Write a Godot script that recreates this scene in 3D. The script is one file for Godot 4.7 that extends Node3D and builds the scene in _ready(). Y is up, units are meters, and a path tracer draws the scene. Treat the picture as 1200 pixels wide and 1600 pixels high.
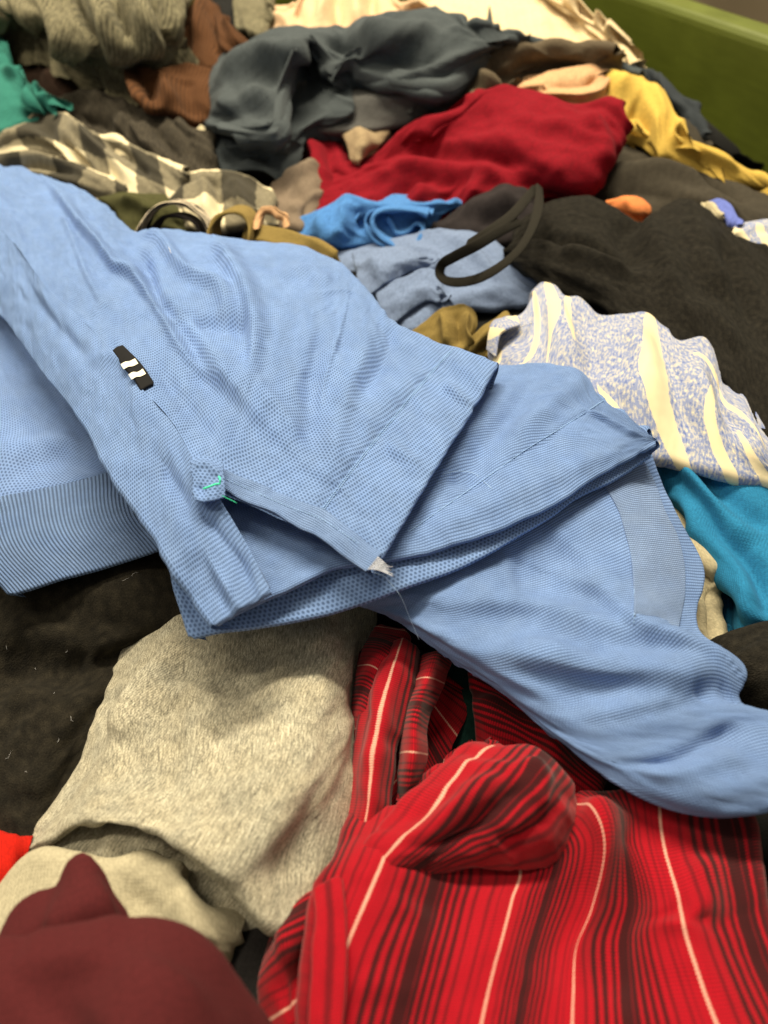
extends Node3D
# A heap of second-hand clothes in a green sales bin, seen close from above.
# Heights in the rails are millimetres above the heap's reference plane (y = 0).

const EYE := Vector3(0, 0.26, 0)
const TILT := -45.0
const FOLD := 1.5
const WRINKLE := 1.35
const TH := 0.662          # tangent of half the vertical field of view
var cam_basis: Basis
var cam_inv: Basis
var M := {}
var rng := RandomNumberGenerator.new()
var noise_a := FastNoiseLite.new()
var noise_b := FastNoiseLite.new()
var hair_mesh: ArrayMesh

# ------------------------------------------------------------------ places
func ray(px: float, py: float) -> Vector3:
	return cam_basis * Vector3((px - 600.0) / 800.0 * TH, -(py - 800.0) / 800.0 * TH, -1.0)

func at(px: float, py: float, h_mm: float) -> Vector3:      # the point of the heap at that height on that line of sight
	var d := ray(px, py)
	var t := (EYE.y - h_mm * 0.001) / maxf(-d.y, 0.02)
	return EYE + d * t

func pix(p: Vector3) -> Vector2:
	var l := cam_inv * (p - EYE)
	return Vector2(600.0 + l.x / -l.z / TH * 800.0, 800.0 - l.y / -l.z / TH * 800.0)

func rail(s: String) -> PackedVector3Array:
	var out := PackedVector3Array()
	for w in s.split(" ", false):
		var c := w.split_floats(",")
		out.append(at(c[0], c[1], c[2]))
	return out

func path2(s: String) -> PackedVector2Array:
	var out := PackedVector2Array()
	for w in s.split(" ", false):
		var c := w.split_floats(",")
		out.append(Vector2(c[0], c[1]))
	return out

# ------------------------------------------------------------------ things and parts
var used_names := {}
func numbered(n: String) -> String:
	if not used_names.has(n):
		used_names[n] = 0
		return n
	used_names[n] += 1
	return "%s_%03d" % [n, used_names[n]]

func tag(o: Node3D, label: String, category := "", group := "") -> void:
	o.set_meta("label", label)
	if category:
		o.set_meta("category", category)
	if group:
		o.set_meta("group", group)

func thing(n: String, label: String, category: String, where: Vector3, group := "") -> Node3D:
	var o := Node3D.new()
	o.name = numbered(n)
	add_child(o)
	o.position = where
	tag(o, label, category, group)
	return o

func mesh_node(n: String, mesh: Mesh, m: Material, parent: Node3D) -> MeshInstance3D:
	var o := MeshInstance3D.new()
	o.mesh = mesh
	o.material_override = m
	o.name = numbered(n) if parent == self else n
	parent.add_child(o, true)
	return o

func origin_of(parent: Node3D) -> Vector3:
	var p := Vector3.ZERO
	var n: Node = parent
	while n != self and n is Node3D:
		p += (n as Node3D).position
		n = n.get_parent()
	return p

# ------------------------------------------------------------------ cloth
# non-uniform Hermite spline through points p at knots k
func spline(p: PackedVector3Array, k: PackedFloat32Array, t: float, hint: int) -> Vector3:
	var n := p.size()
	var i := hint
	var h := k[i + 1] - k[i]
	var f := (t - k[i]) / h
	var a := p[i]
	var b := p[i + 1]
	var ma: Vector3
	var mb: Vector3
	if i > 0:
		ma = (b - p[i - 1]) / (k[i + 1] - k[i - 1]) * h
	else:
		ma = b - a
	if i + 2 < n:
		mb = (p[i + 2] - a) / (k[i + 2] - k[i]) * h
	else:
		mb = b - a
	var f2 := f * f
	var f3 := f2 * f
	return a * (2 * f3 - 3 * f2 + 1) + ma * (f3 - 2 * f2 + f) + b * (3 * f2 - 2 * f3) + mb * (f3 - f2)

func sample_rail(p: PackedVector3Array, by_index: bool, n: int) -> PackedVector3Array:
	var k := PackedFloat32Array()
	k.resize(p.size())
	var s := 0.0
	for i in p.size():
		if i > 0:
			s += 1.0 if by_index else maxf(p[i].distance_to(p[i - 1]), 0.0004)
		k[i] = s
	var out := PackedVector3Array()
	var i := 0
	for j in n + 1:
		var t := s * j / n
		while i < p.size() - 2 and t > k[i + 1]:
			i += 1
		out.append(spline(p, k, t, i))
	return out

func normals_of(P: PackedVector3Array, nu: int, nv: int) -> PackedVector3Array:
	var N := PackedVector3Array()
	N.resize(P.size())
	var w := nu + 1
	for j in nv + 1:
		var r := j * w
		var up := (j - 1 if j > 0 else 0) * w
		var dn := (j + 1 if j < nv else nv) * w
		for i in w:
			var du := P[r + (i + 1 if i < nu else nu)] - P[r + (i - 1 if i > 0 else 0)]
			var dv := P[dn + i] - P[up + i]
			var n := dv.cross(du)
			var l := n.length()
			N[r + i] = n / l if l > 1e-12 else Vector3.UP
	return N

# A sheet of cloth lofted through rails (each a line across the cloth), then folded, creased and turned under at its edges.
# options: ds (mm), e (edges first rail, last rail, left, right: R rolled under, H hem, N cut), r, drop, idx, us, f (folds), w (wrinkles), bulge
func sheet(called: String, parent: Node3D, m: Material, rails: Array, o := {}) -> Dictionary:
	var ds: float = o.get("ds", 2.0) * 0.001
	var by_index: bool = o.get("idx", false)
	var R: Array = []
	for s in rails:
		R.append(rail_over(o.over, s) if o.has("over") else rail(s))
	var longest := 0.0
	for p in R:
		var l := 0.0
		for i in range(1, p.size()):
			l += p[i].distance_to(p[i - 1])
		longest = maxf(longest, l)
	var nu := clampi(int(longest / ds), 8, 420)
	var S: Array = []
	for p in R:
		S.append(sample_rail(p, by_index, nu))
	var k := PackedFloat32Array()
	k.append(0.0)
	var total := 0.0
	for q in range(1, S.size()):
		var d := 0.0
		for i in range(0, nu + 1, 4):
			d += S[q][i].distance_to(S[q - 1][i])
		total += maxf(d / (nu / 4 + 1), 0.001)
		k.append(total)
	var nv := clampi(int(total * 1.15 / ds), 6, 420)
	var w := nu + 1
	var P := PackedVector3Array()
	P.resize(w * (nv + 1))
	var UV := PackedVector2Array()
	UV.resize(P.size())
	var CL := PackedVector2Array()     # place on the cloth in metres
	CL.resize(P.size())
	var column := PackedVector3Array()
	column.resize(S.size())
	var bulge: float = o.get("bulge", 0.0) * 0.001
	for i in w:
		for q in S.size():
			column[q] = S[q][i]
		var hint := 0
		for j in nv + 1:
			var t := total * j / nv
			while hint < S.size() - 2 and t > k[hint + 1]:
				hint += 1
			var p := spline(column, k, t, hint)
			if bulge != 0.0:
				p.y += bulge * sin(PI * i / nu) * sin(PI * j / nv)
			P[j * w + i] = p
	var us: Array = o.get("us", [])
	for j in nv + 1:
		var s := 0.0
		for i in w:
			if i > 0:
				s += P[j * w + i].distance_to(P[j * w + i - 1])
			CL[j * w + i] = Vector2(s, total * j / nv)
		for i in w:
			CL[j * w + i].x -= s * 0.5
			UV[j * w + i] = CL[j * w + i]
			if us.size() > 1:
				var t := float(i) / nu * (us.size() - 1)
				var b := mini(int(t), us.size() - 2)
				UV[j * w + i].x = lerpf(us[b], us[b + 1], t - b)
	var d := {"P": P, "nu": nu, "nv": nv, "CL": CL}
	var N := normals_of(P, nu, nv)
	d.N = N
	shape_cloth(d, o)
	P = d.P
	# turn the edges under
	var edges: String = o.get("e", "RRRR")
	var sideways: Array = [edges[2], edges[3]]
	var along: Array = [edges[0], edges[1]]
	var r: float = o.get("r", 5.0) * 0.001
	var drop: float = o.get("drop", 22.0) * 0.001
	var hem: float = o.get("hem", 6.0) * 0.001
	var grid := turn_rows(P, UV, nu, nv, along[0], along[1], r, drop, hem)
	var tr := transpose(grid)
	tr = turn_rows(tr.P, tr.UV, tr.nu, tr.nv, sideways[0], sideways[1], r, drop, hem, count_rows(along[0]), count_rows(along[1]))
	grid = transpose(tr)
	d.G = grid
	grid.UV2 = grid.UV.duplicate()
	if o.get("turn_uv", false):
		for i in grid.UV.size():
			grid.UV[i] = Vector2(grid.UV[i].y, grid.UV[i].x)
	var sc: Vector2 = o.get("uvs", Vector2.ONE)
	var of: Vector2 = o.get("uvo", Vector2.ZERO)
	for i in grid.UV.size():
		grid.UV[i] = grid.UV[i] * sc + of
	var org := origin_of(parent)
	var own := Vector3.ZERO
	if parent == self:
		var lo := 1e9
		for p in P:
			own += p
			lo = minf(lo, p.y)
		own /= P.size()
		own.y = lo
		org = own
	var node := mesh_node(called, grid_mesh(grid, org), m, parent)
	if parent == self:
		node.position = own
		tag(node, o.get("label", ""), o.get("category", "garment"), o.get("group", ""))
	elif o.has("label"):
		tag(node, o.label)
	d.node = node
	d.org = org
	d.N = normals_of(P, nu, nv)
	return d

func grid_mesh(g: Dictionary, org: Vector3) -> ArrayMesh:
	var P: PackedVector3Array = g.P
	var nu: int = g.nu
	var nv: int = g.nv
	var w := nu + 1
	var N := normals_of(P, nu, nv)
	var V := PackedVector3Array()
	V.resize(P.size())
	for i in P.size():
		V[i] = P[i] - org
	var I := PackedInt32Array()
	I.resize(nu * nv * 6)
	var q := 0
	for j in nv:
		for i in nu:
			var a := j * w + i
			I[q] = a
			I[q + 1] = a + 1
			I[q + 2] = a + w
			I[q + 3] = a + 1
			I[q + 4] = a + w + 1
			I[q + 5] = a + w
			q += 6
	var arrays := []
	arrays.resize(Mesh.ARRAY_MAX)
	arrays[Mesh.ARRAY_VERTEX] = V
	arrays[Mesh.ARRAY_NORMAL] = N
	arrays[Mesh.ARRAY_TEX_UV] = g.UV
	arrays[Mesh.ARRAY_TEX_UV2] = g.get("UV2", g.UV)
	arrays[Mesh.ARRAY_INDEX] = I
	var mesh := ArrayMesh.new()
	mesh.add_surface_from_arrays(Mesh.PRIMITIVE_TRIANGLES, arrays)
	return mesh

func transpose(g: Dictionary) -> Dictionary:
	var w: int = g.nu + 1
	var h: int = g.nv + 1
	var P := PackedVector3Array()
	P.resize(w * h)
	var UV := PackedVector2Array()
	UV.resize(w * h)
	for j in h:
		for i in w:
			P[i * h + j] = g.P[j * w + i]
			UV[i * h + j] = g.UV[j * w + i]
	return {"P": P, "UV": UV, "nu": h - 1, "nv": w - 1}

func turn_rows(P: PackedVector3Array, UV: PackedVector2Array, nu: int, nv: int, first: String, last: String, r: float, drop: float, hem: float, skip_a := 0, skip_b := 0) -> Dictionary:
	var before := edge_rows(P, UV, nu, nv, 0, 2, first, r, drop, hem, skip_a, skip_b)
	var after := edge_rows(P, UV, nu, nv, nv, nv - 2, last, r, drop, hem, skip_a, skip_b)
	var OP := PackedVector3Array()
	var OU := PackedVector2Array()
	for q in range(before.size() - 1, -1, -1):
		OP.append_array(before[q][0])
		OU.append_array(before[q][1])
	OP.append_array(P)
	OU.append_array(UV)
	for q in after.size():
		OP.append_array(after[q][0])
		OU.append_array(after[q][1])
	return {"P": OP, "UV": OU, "nu": nu, "nv": nv + before.size() + after.size()}

func count_rows(kind: String) -> int:
	return 0 if kind == "N" else 7 if kind == "R" else 6

func edge_rows(P: PackedVector3Array, UV: PackedVector2Array, nu: int, nv: int, edge: int, inner: int, kind: String, r: float, drop: float, hem: float, skip_a: int, skip_b: int) -> Array:
	if kind == "N":
		return []
	var w := nu + 1
	var small := PackedFloat32Array()      # what already lies underneath is hardly turned a second time
	small.resize(w)
	for i in w:
		small[i] = 0.05 if i < skip_a or i > nu - skip_b else 1.0
	var out_dir := PackedVector3Array()
	var up_dir := PackedVector3Array()
	var uv_dir := PackedVector2Array()
	out_dir.resize(w)
	up_dir.resize(w)
	uv_dir.resize(w)
	var flat := PackedVector3Array()      # level and outward, even along the edge
	flat.resize(w)
	var deep := maxi(6, nv / 5)
	for i in w:
		var e := P[edge * w + i]
		var b := P[inner * w + i]
		var t := (e - b)
		t = t.normalized() if t.length() > 1e-7 else Vector3.RIGHT
		var side := (P[edge * w + mini(i + 2, nu)] - P[edge * w + maxi(i - 2, 0)])
		side = side.normalized() if side.length() > 1e-7 else Vector3.FORWARD
		var n := t.cross(side)
		n = n.normalized() if n.length() > 1e-5 else Vector3.UP
		if kind == "R" and t.y > 0.5:      # a rising edge turns over rather than up
			t.y = 0.5
			t = t.normalized()
		out_dir[i] = t
		up_dir[i] = n
		uv_dir[i] = UV[edge * w + i] - UV[inner * w + i]
		uv_dir[i] = uv_dir[i].normalized() if uv_dir[i].length() > 1e-9 else Vector2.DOWN
		var far := clampi(edge + (deep if inner > edge else -deep), 0, nv)
		var g := e - P[far * w + i]
		flat[i] = Vector3(g.x, 0.0, g.z).normalized()
	var upward := 0.0
	for n in up_dir:
		upward += n.y
	if upward < 0.0:
		for i in w:
			up_dir[i] = -up_dir[i]
	for pass_ in 3:      # smooth along the edge
		var so := out_dir.duplicate()
		for i in range(1, w - 1):
			out_dir[i] = (so[i - 1] + so[i] * 2.0 + so[i + 1]).normalized()
	for pass_ in 14:
		var so := flat.duplicate()
		for i in range(1, w - 1):
			flat[i] = (so[i - 1] + so[i] + so[i + 1]).normalized()
	var rows := []
	var turn := PI * 0.62 if kind == "R" else PI
	if kind == "H":
		r = minf(r, 0.0012)
	var steps := 5 if kind == "R" else 4
	for q in steps + 1:
		var a := turn * (q + 1) / (steps + 1)
		var L := PackedVector3Array()
		var U := PackedVector2Array()
		for i in w:
			L.append(P[edge * w + i] + out_dir[i] * r * small[i] * sin(a) - up_dir[i] * r * small[i] * (1.0 - cos(a)))
			U.append(UV[edge * w + i] + uv_dir[i] * r * a)
		rows.append([L, U])
	var L2 := PackedVector3Array()
	var U2 := PackedVector2Array()
	for i in w:
		if kind == "R":
			var k := small[i]
			L2.append(rows[-1][0][i] + (-flat[i] * 0.85 + Vector3.DOWN * 0.5) * drop * k)
			U2.append(rows[-1][1][i] + uv_dir[i] * drop)
		else:
			L2.append(rows[-1][0][i] - out_dir[i] * hem * small[i])
			U2.append(rows[-1][1][i] + uv_dir[i] * hem)
	rows.append([L2, U2])
	return rows

# nearest grid vertex to a pixel
func nearest(P: PackedVector3Array, nu: int, nv: int, q: Vector2, step: int) -> Vector2i:
	var w := nu + 1
	var best := 1e18
	var bi := 0
	var bj := 0
	for j in range(0, nv + 1, step):
		for i in range(0, w, step):
			var e := pix(P[j * w + i]).distance_squared_to(q)
			if e < best:
				best = e
				bi = i
				bj = j
	var ci := bi
	var cj := bj
	for j in range(maxi(0, cj - step), mini(nv, cj + step) + 1):
		for i in range(maxi(0, ci - step), mini(nu, ci + step) + 1):
			var e := pix(P[j * w + i]).distance_squared_to(q)
			if e < best:
				best = e
				bi = i
				bj = j
	return Vector2i(bi, bj)

# folds "height wl wr lean : x,y x,y ..." and wrinkles [height, length u, length v, turn, ridged, seed]
func shape_cloth(d: Dictionary, o: Dictionary) -> void:
	var P: PackedVector3Array = d.P
	var N: PackedVector3Array = d.N
	var CL: PackedVector2Array = d.CL
	var nu: int = d.nu
	var nv: int = d.nv
	var w := nu + 1
	var out := P.duplicate()
	for s: String in o.get("f", []):
		var part := s.split(":")
		var num := part[0].split_floats(" ", false)
		var a := num[0] * 0.001 * FOLD * float(o.get("fk", 1.0))
		var wl := num[1] * 0.001
		var wr := num[2] * 0.001
		var lean := (num[3] if num.size() > 3 else 0.0) * 0.001
		var L := PackedVector2Array()
		for q in path2(part[1]):
			var g := nearest(P, nu, nv, q, 4)
			L.append(CL[g.y * w + g.x])
		# smooth the line
		var fine := PackedVector2Array()
		for q in L.size() - 1:
			var p0 := L[maxi(q - 1, 0)]
			var p3 := L[mini(q + 2, L.size() - 1)]
			for z in 4:
				fine.append(L[q].cubic_interpolate(L[q + 1], p0, p3, z / 4.0))
		fine.append(L[-1])
		var acc := PackedFloat32Array([0.0])
		for q in range(1, fine.size()):
			acc.append(acc[-1] + fine[q].distance_to(fine[q - 1]))
		var whole := maxf(acc[-1], 1e-5)
		var lo := fine[0]
		var hi := fine[0]
		for q in fine:
			lo = lo.min(q)
			hi = hi.max(q)
		var reach := 2.6 * maxf(wl, wr)
		lo -= Vector2.ONE * reach
		hi += Vector2.ONE * reach
		for v in P.size():
			var c := CL[v]
			if c.x < lo.x or c.y < lo.y or c.x > hi.x or c.y > hi.y:
				continue
			var best := 1e9
			var sd := 0.0
			var tt := 0.0
			for q in fine.size() - 1:
				var ab := fine[q + 1] - fine[q]
				var l2 := maxf(ab.length_squared(), 1e-10)
				var f := clampf((c - fine[q]).dot(ab) / l2, 0.0, 1.0)
				var e := (c - fine[q] - ab * f)
				var dd := e.length_squared()
				if dd < best:
					best = dd
					sd = ab.cross(c - fine[q])
					tt = (acc[q] + f * sqrt(l2)) / whole
			var dist := sqrt(best)
			var ww := wr if sd > 0.0 else wl
			if dist > 2.6 * ww:
				continue
			var taper := smoothstep(0.0, 0.22, tt) * smoothstep(1.0, 0.78, tt)
			if o.get("open", false):
				taper = 1.0
			var x := dist / ww
			var g := exp(-x * x) * (0.25 + 0.75 * taper)
			out[v] += N[v] * a * g
			if lean != 0.0:
				var i := v % w
				var j := v / w
				var tu := (P[j * w + mini(i + 1, nu)] - P[j * w + maxi(i - 1, 0)]).normalized()
				var tv := (P[mini(j + 1, nv) * w + i] - P[maxi(j - 1, 0) * w + i]).normalized()
				var dir := fine[-1] - fine[0]
				var nn := Vector2(-dir.y, dir.x).normalized()     # towards the right of the line
				out[v] += (tu * nn.x + tv * nn.y) * lean * g
	for ly: Array in o.get("w", []):
		var a: float = ly[0] * 0.001 * WRINKLE
		var ku: float = 1000.0 / ly[1]
		var kv: float = 1000.0 / ly[2]
		var ang := deg_to_rad(ly[3])
		var ridged: int = ly[4]
		var off: float = float(ly[5] if ly.size() > 5 else 0) * 37.7
		var ca := cos(ang)
		var sa := sin(ang)
		var base := P
		for v in P.size():
			var c := CL[v]
			var x := (c.x * ca + c.y * sa) * ku + off
			var y := (-c.x * sa + c.y * ca) * kv + off * 0.37
			var wx := noise_b.get_noise_2d(x * 0.8 + 91.0, y * 0.8) * 0.55
			var wy := noise_b.get_noise_2d(x * 0.8, y * 0.8 + 47.0) * 0.55
			var n := noise_a.get_noise_2d(x + wx, y + wy)
			if ridged == 1:
				n = 0.62 - sqrt(n * n * 4.0 + 0.012)
			elif ridged == 2:
				n = (sqrt(n * n * 4.0 + 0.02)) - 0.5
			out[v] += N[v] * n * a
	d.P = out

# the point and the normal of a sheet under a pixel
func on(d: Dictionary, px: float, py: float, lift := 0.0) -> Array:
	var q := Vector2(px, py)
	var g := nearest(d.P, d.nu, d.nv, q, 5)
	var w: int = d.nu + 1
	var p: Vector3 = d.P[g.y * w + g.x]
	var n: Vector3 = d.N[g.y * w + g.x]
	var dir := ray(px, py)
	var den := dir.dot(n)
	if absf(den) > 0.15:
		var hit := EYE + dir * ((p - EYE).dot(n) / den)
		if hit.distance_to(p) < 0.004:
			p = hit
	return [p + n * lift * 0.001, n]

func rail_over(d: Dictionary, s: String) -> PackedVector3Array:      # the third number is the lift above that sheet
	var out := PackedVector3Array()
	for w in s.split(" ", false):
		var c := w.split_floats(",")
		out.append(on(d, c[0], c[1], c[2])[0])
	return out

# a round or flat cord along points; width across and thickness along the given ups
func cord(pts: PackedVector3Array, ups: PackedVector3Array, wide: float, thick: float, sides := 8, org := Vector3.ZERO, close := true) -> ArrayMesh:
	var st := SurfaceTool.new()
	st.begin(Mesh.PRIMITIVE_TRIANGLES)
	var n := pts.size()
	var s := 0.0
	for i in n:
		var t := (pts[mini(i + 1, n - 1)] - pts[maxi(i - 1, 0)]).normalized()
		var side := t.cross(ups[i]).normalized()
		var up := side.cross(t).normalized()
		if i > 0:
			s += pts[i].distance_to(pts[i - 1])
		var f := 1.0
		if close and (i == 0 or i == n - 1):
			f = 0.25
		for k in sides + 1:
			var a := TAU * k / sides
			st.set_uv(Vector2(float(k) / sides * wide * 3.0, s))
			st.set_normal((side * cos(a) * thick + up * sin(a) * wide).normalized())
			st.add_vertex(pts[i] + (side * cos(a) * wide + up * sin(a) * thick) * 0.5 * f - org)
	for i in n - 1:
		for k in sides:
			var a := i * (sides + 1) + k
			var b := a + sides + 1
			for v in [a, a + 1, b, a + 1, b + 1, b]:
				st.add_index(v)
	return st.commit()

func smooth_points(s: PackedVector3Array, per: int) -> PackedVector3Array:
	return sample_rail(s, false, per * (s.size() - 1))

func thread(called: String, parent: Node3D, m: Material, s: String, r_mm: float, label := "", d := {}) -> MeshInstance3D:
	var pts := PackedVector3Array()
	if d.is_empty():
		pts = rail(s)
	else:      # lies on a sheet: the third number is the lift above it
		for w in s.split(" ", false):
			var c := w.split_floats(",")
			pts.append(on(d, c[0], c[1], c[2])[0])
	pts = smooth_points(pts, 6)
	var ups := PackedVector3Array()
	ups.resize(pts.size())
	ups.fill(Vector3(0.1, 1, 0.15).normalized())
	var o := mesh_node(called, cord(pts, ups, r_mm * 0.002, r_mm * 0.002, 6, origin_of(parent)), m, parent)
	if label:
		tag(o, label)
	return o

# a row of stitches along a line on a sheet: one part
func stitches(called: String, parent: Node3D, m: Material, d: Dictionary, s: String, pitch_mm: float, long_mm: float, r_mm: float, slant := 0.25) -> void:
	var line := path2(s)
	var pts := PackedVector3Array()
	var ups := PackedVector3Array()
	var dense := PackedVector2Array()
	for q in line.size() - 1:
		var p0 := line[maxi(q - 1, 0)]
		var p3 := line[mini(q + 2, line.size() - 1)]
		var n := maxi(2, int(line[q].distance_to(line[q + 1]) / 9.0))
		for z in n:
			dense.append(line[q].cubic_interpolate(line[q + 1], p0, p3, float(z) / n))
	dense.append(line[-1])
	for q in dense:
		var h := on(d, q.x, q.y, r_mm * 0.35)
		pts.append(h[0])
		ups.append(h[1])
	var st := SurfaceTool.new()
	st.begin(Mesh.PRIMITIVE_TRIANGLES)
	var org := origin_of(parent)
	var run := 0.0
	var next := 0.0
	for i in pts.size() - 1:
		var seg := pts[i + 1] - pts[i]
		var l := seg.length()
		while next < run + l and l > 1e-6:
			var p := pts[i] + seg * ((next - run) / l)
			var up := ups[i]
			var side := seg.cross(up).normalized()
			var t := (seg.normalized() + side * slant * rng.randf_range(0.6, 1.4)).normalized() * long_mm * 0.0005
			var a := PackedVector3Array([p - t, p - t * 0.55 + up * r_mm * 0.0006, p + up * r_mm * 0.0009, p + t * 0.55 + up * r_mm * 0.0006, p + t])
			var u := PackedVector3Array([up, up, up, up, up])
			st.append_from(cord(a, u, r_mm * 0.002, r_mm * 0.002, 6, org), 0, Transform3D())
			next += pitch_mm * 0.001
		run += l
	var o := mesh_node(called, st.commit(), m, parent)
	o.set_meta("kind", "stuff")

# bits of lint caught on a sheet: one part
func lint(parent: Node3D, m: Material, d: Dictionary, count: int, area: Rect2) -> void:
	var st := SurfaceTool.new()
	st.begin(Mesh.PRIMITIVE_TRIANGLES)
	var org := origin_of(parent)
	for i in count:
		var h := on(d, area.position.x + rng.randf() * area.size.x, area.position.y + rng.randf() * area.size.y, 0.25)
		var a := rng.randf() * TAU
		var dir := Vector3(cos(a), 0.1, sin(a)).cross(h[1]).normalized() * rng.randf_range(0.0004, 0.0016)
		var bend: Vector3 = dir.cross(h[1]) * rng.randf_range(-0.7, 0.7)
		var pts := PackedVector3Array([h[0] - dir, h[0] - dir * 0.4 + bend * 0.6 + h[1] * 0.0003, h[0] + dir * 0.4 + bend, h[0] + dir])
		var ups := PackedVector3Array([h[1], h[1], h[1], h[1]])
		st.append_from(cord(pts, ups, 0.00008, 0.00008, 4, org), 0, Transform3D())
	var o := mesh_node("lint", st.commit(), m, parent)
	o.set_meta("kind", "stuff")

# ------------------------------------------------------------------ textures (what the cloth is made of)
func grey_image(w: int, h: int, f: Callable) -> ImageTexture:
	var b := PackedByteArray()
	b.resize(w * h)
	for y in h:
		for x in w:
			b[y * w + x] = clampi(int(f.call(float(x) / w, float(y) / h) * 255.0), 0, 255)
	return ImageTexture.create_from_image(Image.create_from_data(w, h, false, Image.FORMAT_L8, b))

func color_image(w: int, h: int, f: Callable) -> ImageTexture:
	var b := PackedByteArray()
	b.resize(w * h * 3)
	var q := 0
	for y in h:
		for x in w:
			var c: Color = f.call(float(x) / w, float(y) / h)
			b[q] = clampi(int(c.r * 255.0), 0, 255)
			b[q + 1] = clampi(int(c.g * 255.0), 0, 255)
			b[q + 2] = clampi(int(c.b * 255.0), 0, 255)
			q += 3
	return ImageTexture.create_from_image(Image.create_from_data(w, h, false, Image.FORMAT_RGB8, b))

var tn := FastNoiseLite.new()
func tile(x: float, y: float, px: float, py: float, z := 0.0) -> float:      # noise that repeats after one unit each way
	var a := x * x * (3.0 - 2.0 * x)
	var b := y * y * (3.0 - 2.0 * y)
	var o := z * 17.3
	var n00 := tn.get_noise_2d(x * px + o, y * py)
	var n10 := tn.get_noise_2d((x - 1.0) * px + o, y * py)
	var n01 := tn.get_noise_2d(x * px + o, (y - 1.0) * py)
	var n11 := tn.get_noise_2d((x - 1.0) * px + o, (y - 1.0) * py)
	var w00 := (1.0 - a) * (1.0 - b)
	var w10 := a * (1.0 - b)
	var w01 := (1.0 - a) * b
	var w11 := a * b
	return (n00 * w00 + n10 * w10 + n01 * w01 + n11 * w11) / sqrt(w00 * w00 + w10 * w10 + w01 * w01 + w11 * w11)

func pique_h(u: float, v: float) -> float:
	# honeycomb knit: dimples in staggered rows, 6 by 8 cells
	var y := v * 8.0
	var row := floori(y)
	var x := u * 6.0 + (0.5 if row % 2 else 0.0)
	var dx := absf(x - floorf(x) - 0.5)
	var dy := absf(y - row - 0.5)
	var r := sqrt(dx * dx * 5.0 + dy * dy * 3.0)
	var h := smoothstep(0.2, 0.95, r)
	return clampf(0.12 + 0.8 * h + 0.18 * tile(u, v, 60.0, 60.0), 0, 1)

func row_h(u: float, v: float) -> float:
	# fine rows of small loops, 8 rows, 8 loops
	var y := v * 8.0
	var row := floori(y)
	var x := u * 8.0 + (0.5 if row % 2 else 0.0)
	var across := sin(PI * (y - row))
	var bead := 0.62 + 0.38 * sin(PI * (x - floorf(x)))
	return clampf(pow(across, 0.8) * bead + 0.16 * tile(u, v, 50.0, 50.0, 4.0), 0, 1)

func rib_h(u: float, v: float) -> float:
	var x := u * 4.0
	var a := absf(x - floorf(x) - 0.5) * 2.0
	var loops := 0.12 * sin(TAU * (v * 24.0 + a * 1.2))
	return clampf(1.0 - pow(a, 1.6) + loops * (1.0 - a), 0, 1)

func jersey_h(u: float, v: float) -> float:
	var x := u * 8.0
	var a := absf(x - floorf(x) - 0.5) * 2.0
	return clampf(0.5 + 0.34 * cos(PI * a) + 0.22 * sin(TAU * (v * 12.0 + a * 0.5)) + 0.2 * tile(u, v, 40.0, 40.0, 2.0), 0, 1)

func weave_h(u: float, v: float) -> float:
	var x := u * 12.0
	var y := v * 12.0
	var over := (floori(x) + floori(y)) % 2
	var a := sin(PI * (x - floorf(x)))
	var b := sin(PI * (y - floorf(y)))
	return clampf((a * 0.6 + 0.3 if over else b * 0.6 + 0.3) + 0.15 * tile(u, v, 70.0, 70.0), 0, 1)

func fuzz_h(u: float, v: float) -> float:
	return clampf(0.5 + 0.55 * tile(u, v, 34.0, 34.0) + 0.35 * tile(u, v, 90.0, 90.0, 7.0) + 0.3 * tile(u, v, 12.0, 12.0, 9.0), 0, 1)

func fabric(called: String, c: Color, height: Texture2D, tile_m: float, relief_mm: float, tint: Texture2D = null, rough := 0.92, sheen := 0.25) -> StandardMaterial3D:
	var m := StandardMaterial3D.new()
	m.resource_name = called
	m.albedo_color = c
	m.roughness = rough
	m.metallic_specular = 0.3
	m.cull_mode = BaseMaterial3D.CULL_DISABLED
	if tint:
		m.albedo_texture = tint
	if height:
		m.heightmap_enabled = true
		m.heightmap_texture = height
		m.heightmap_scale = relief_mm * 0.1
	m.uv1_scale = Vector3(1.0 / tile_m, 1.0 / tile_m, 1.0)
	if sheen > 0.0:
		m.rim_enabled = true
		m.rim = sheen
		m.rim_tint = 0.7
	M[called] = m
	return m

func plain(called: String, c: Color, rough := 0.8) -> StandardMaterial3D:
	var m := StandardMaterial3D.new()
	m.resource_name = called
	m.albedo_color = c
	m.roughness = rough
	m.metallic_specular = 0.3
	M[called] = m
	return m

# lighter and darker threads, worn patches: greys round 0.85
func worn(u: float, v: float, cell: Callable, how_much: float) -> float:
	var h: float = cell.call(u, v)
	return clampf(1.0 - how_much + how_much * h + 0.10 * tile(u, v, 3.0, 3.0, 1.0) + 0.05 * tile(u, v, 9.0, 9.0, 5.0), 0, 1)

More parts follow.
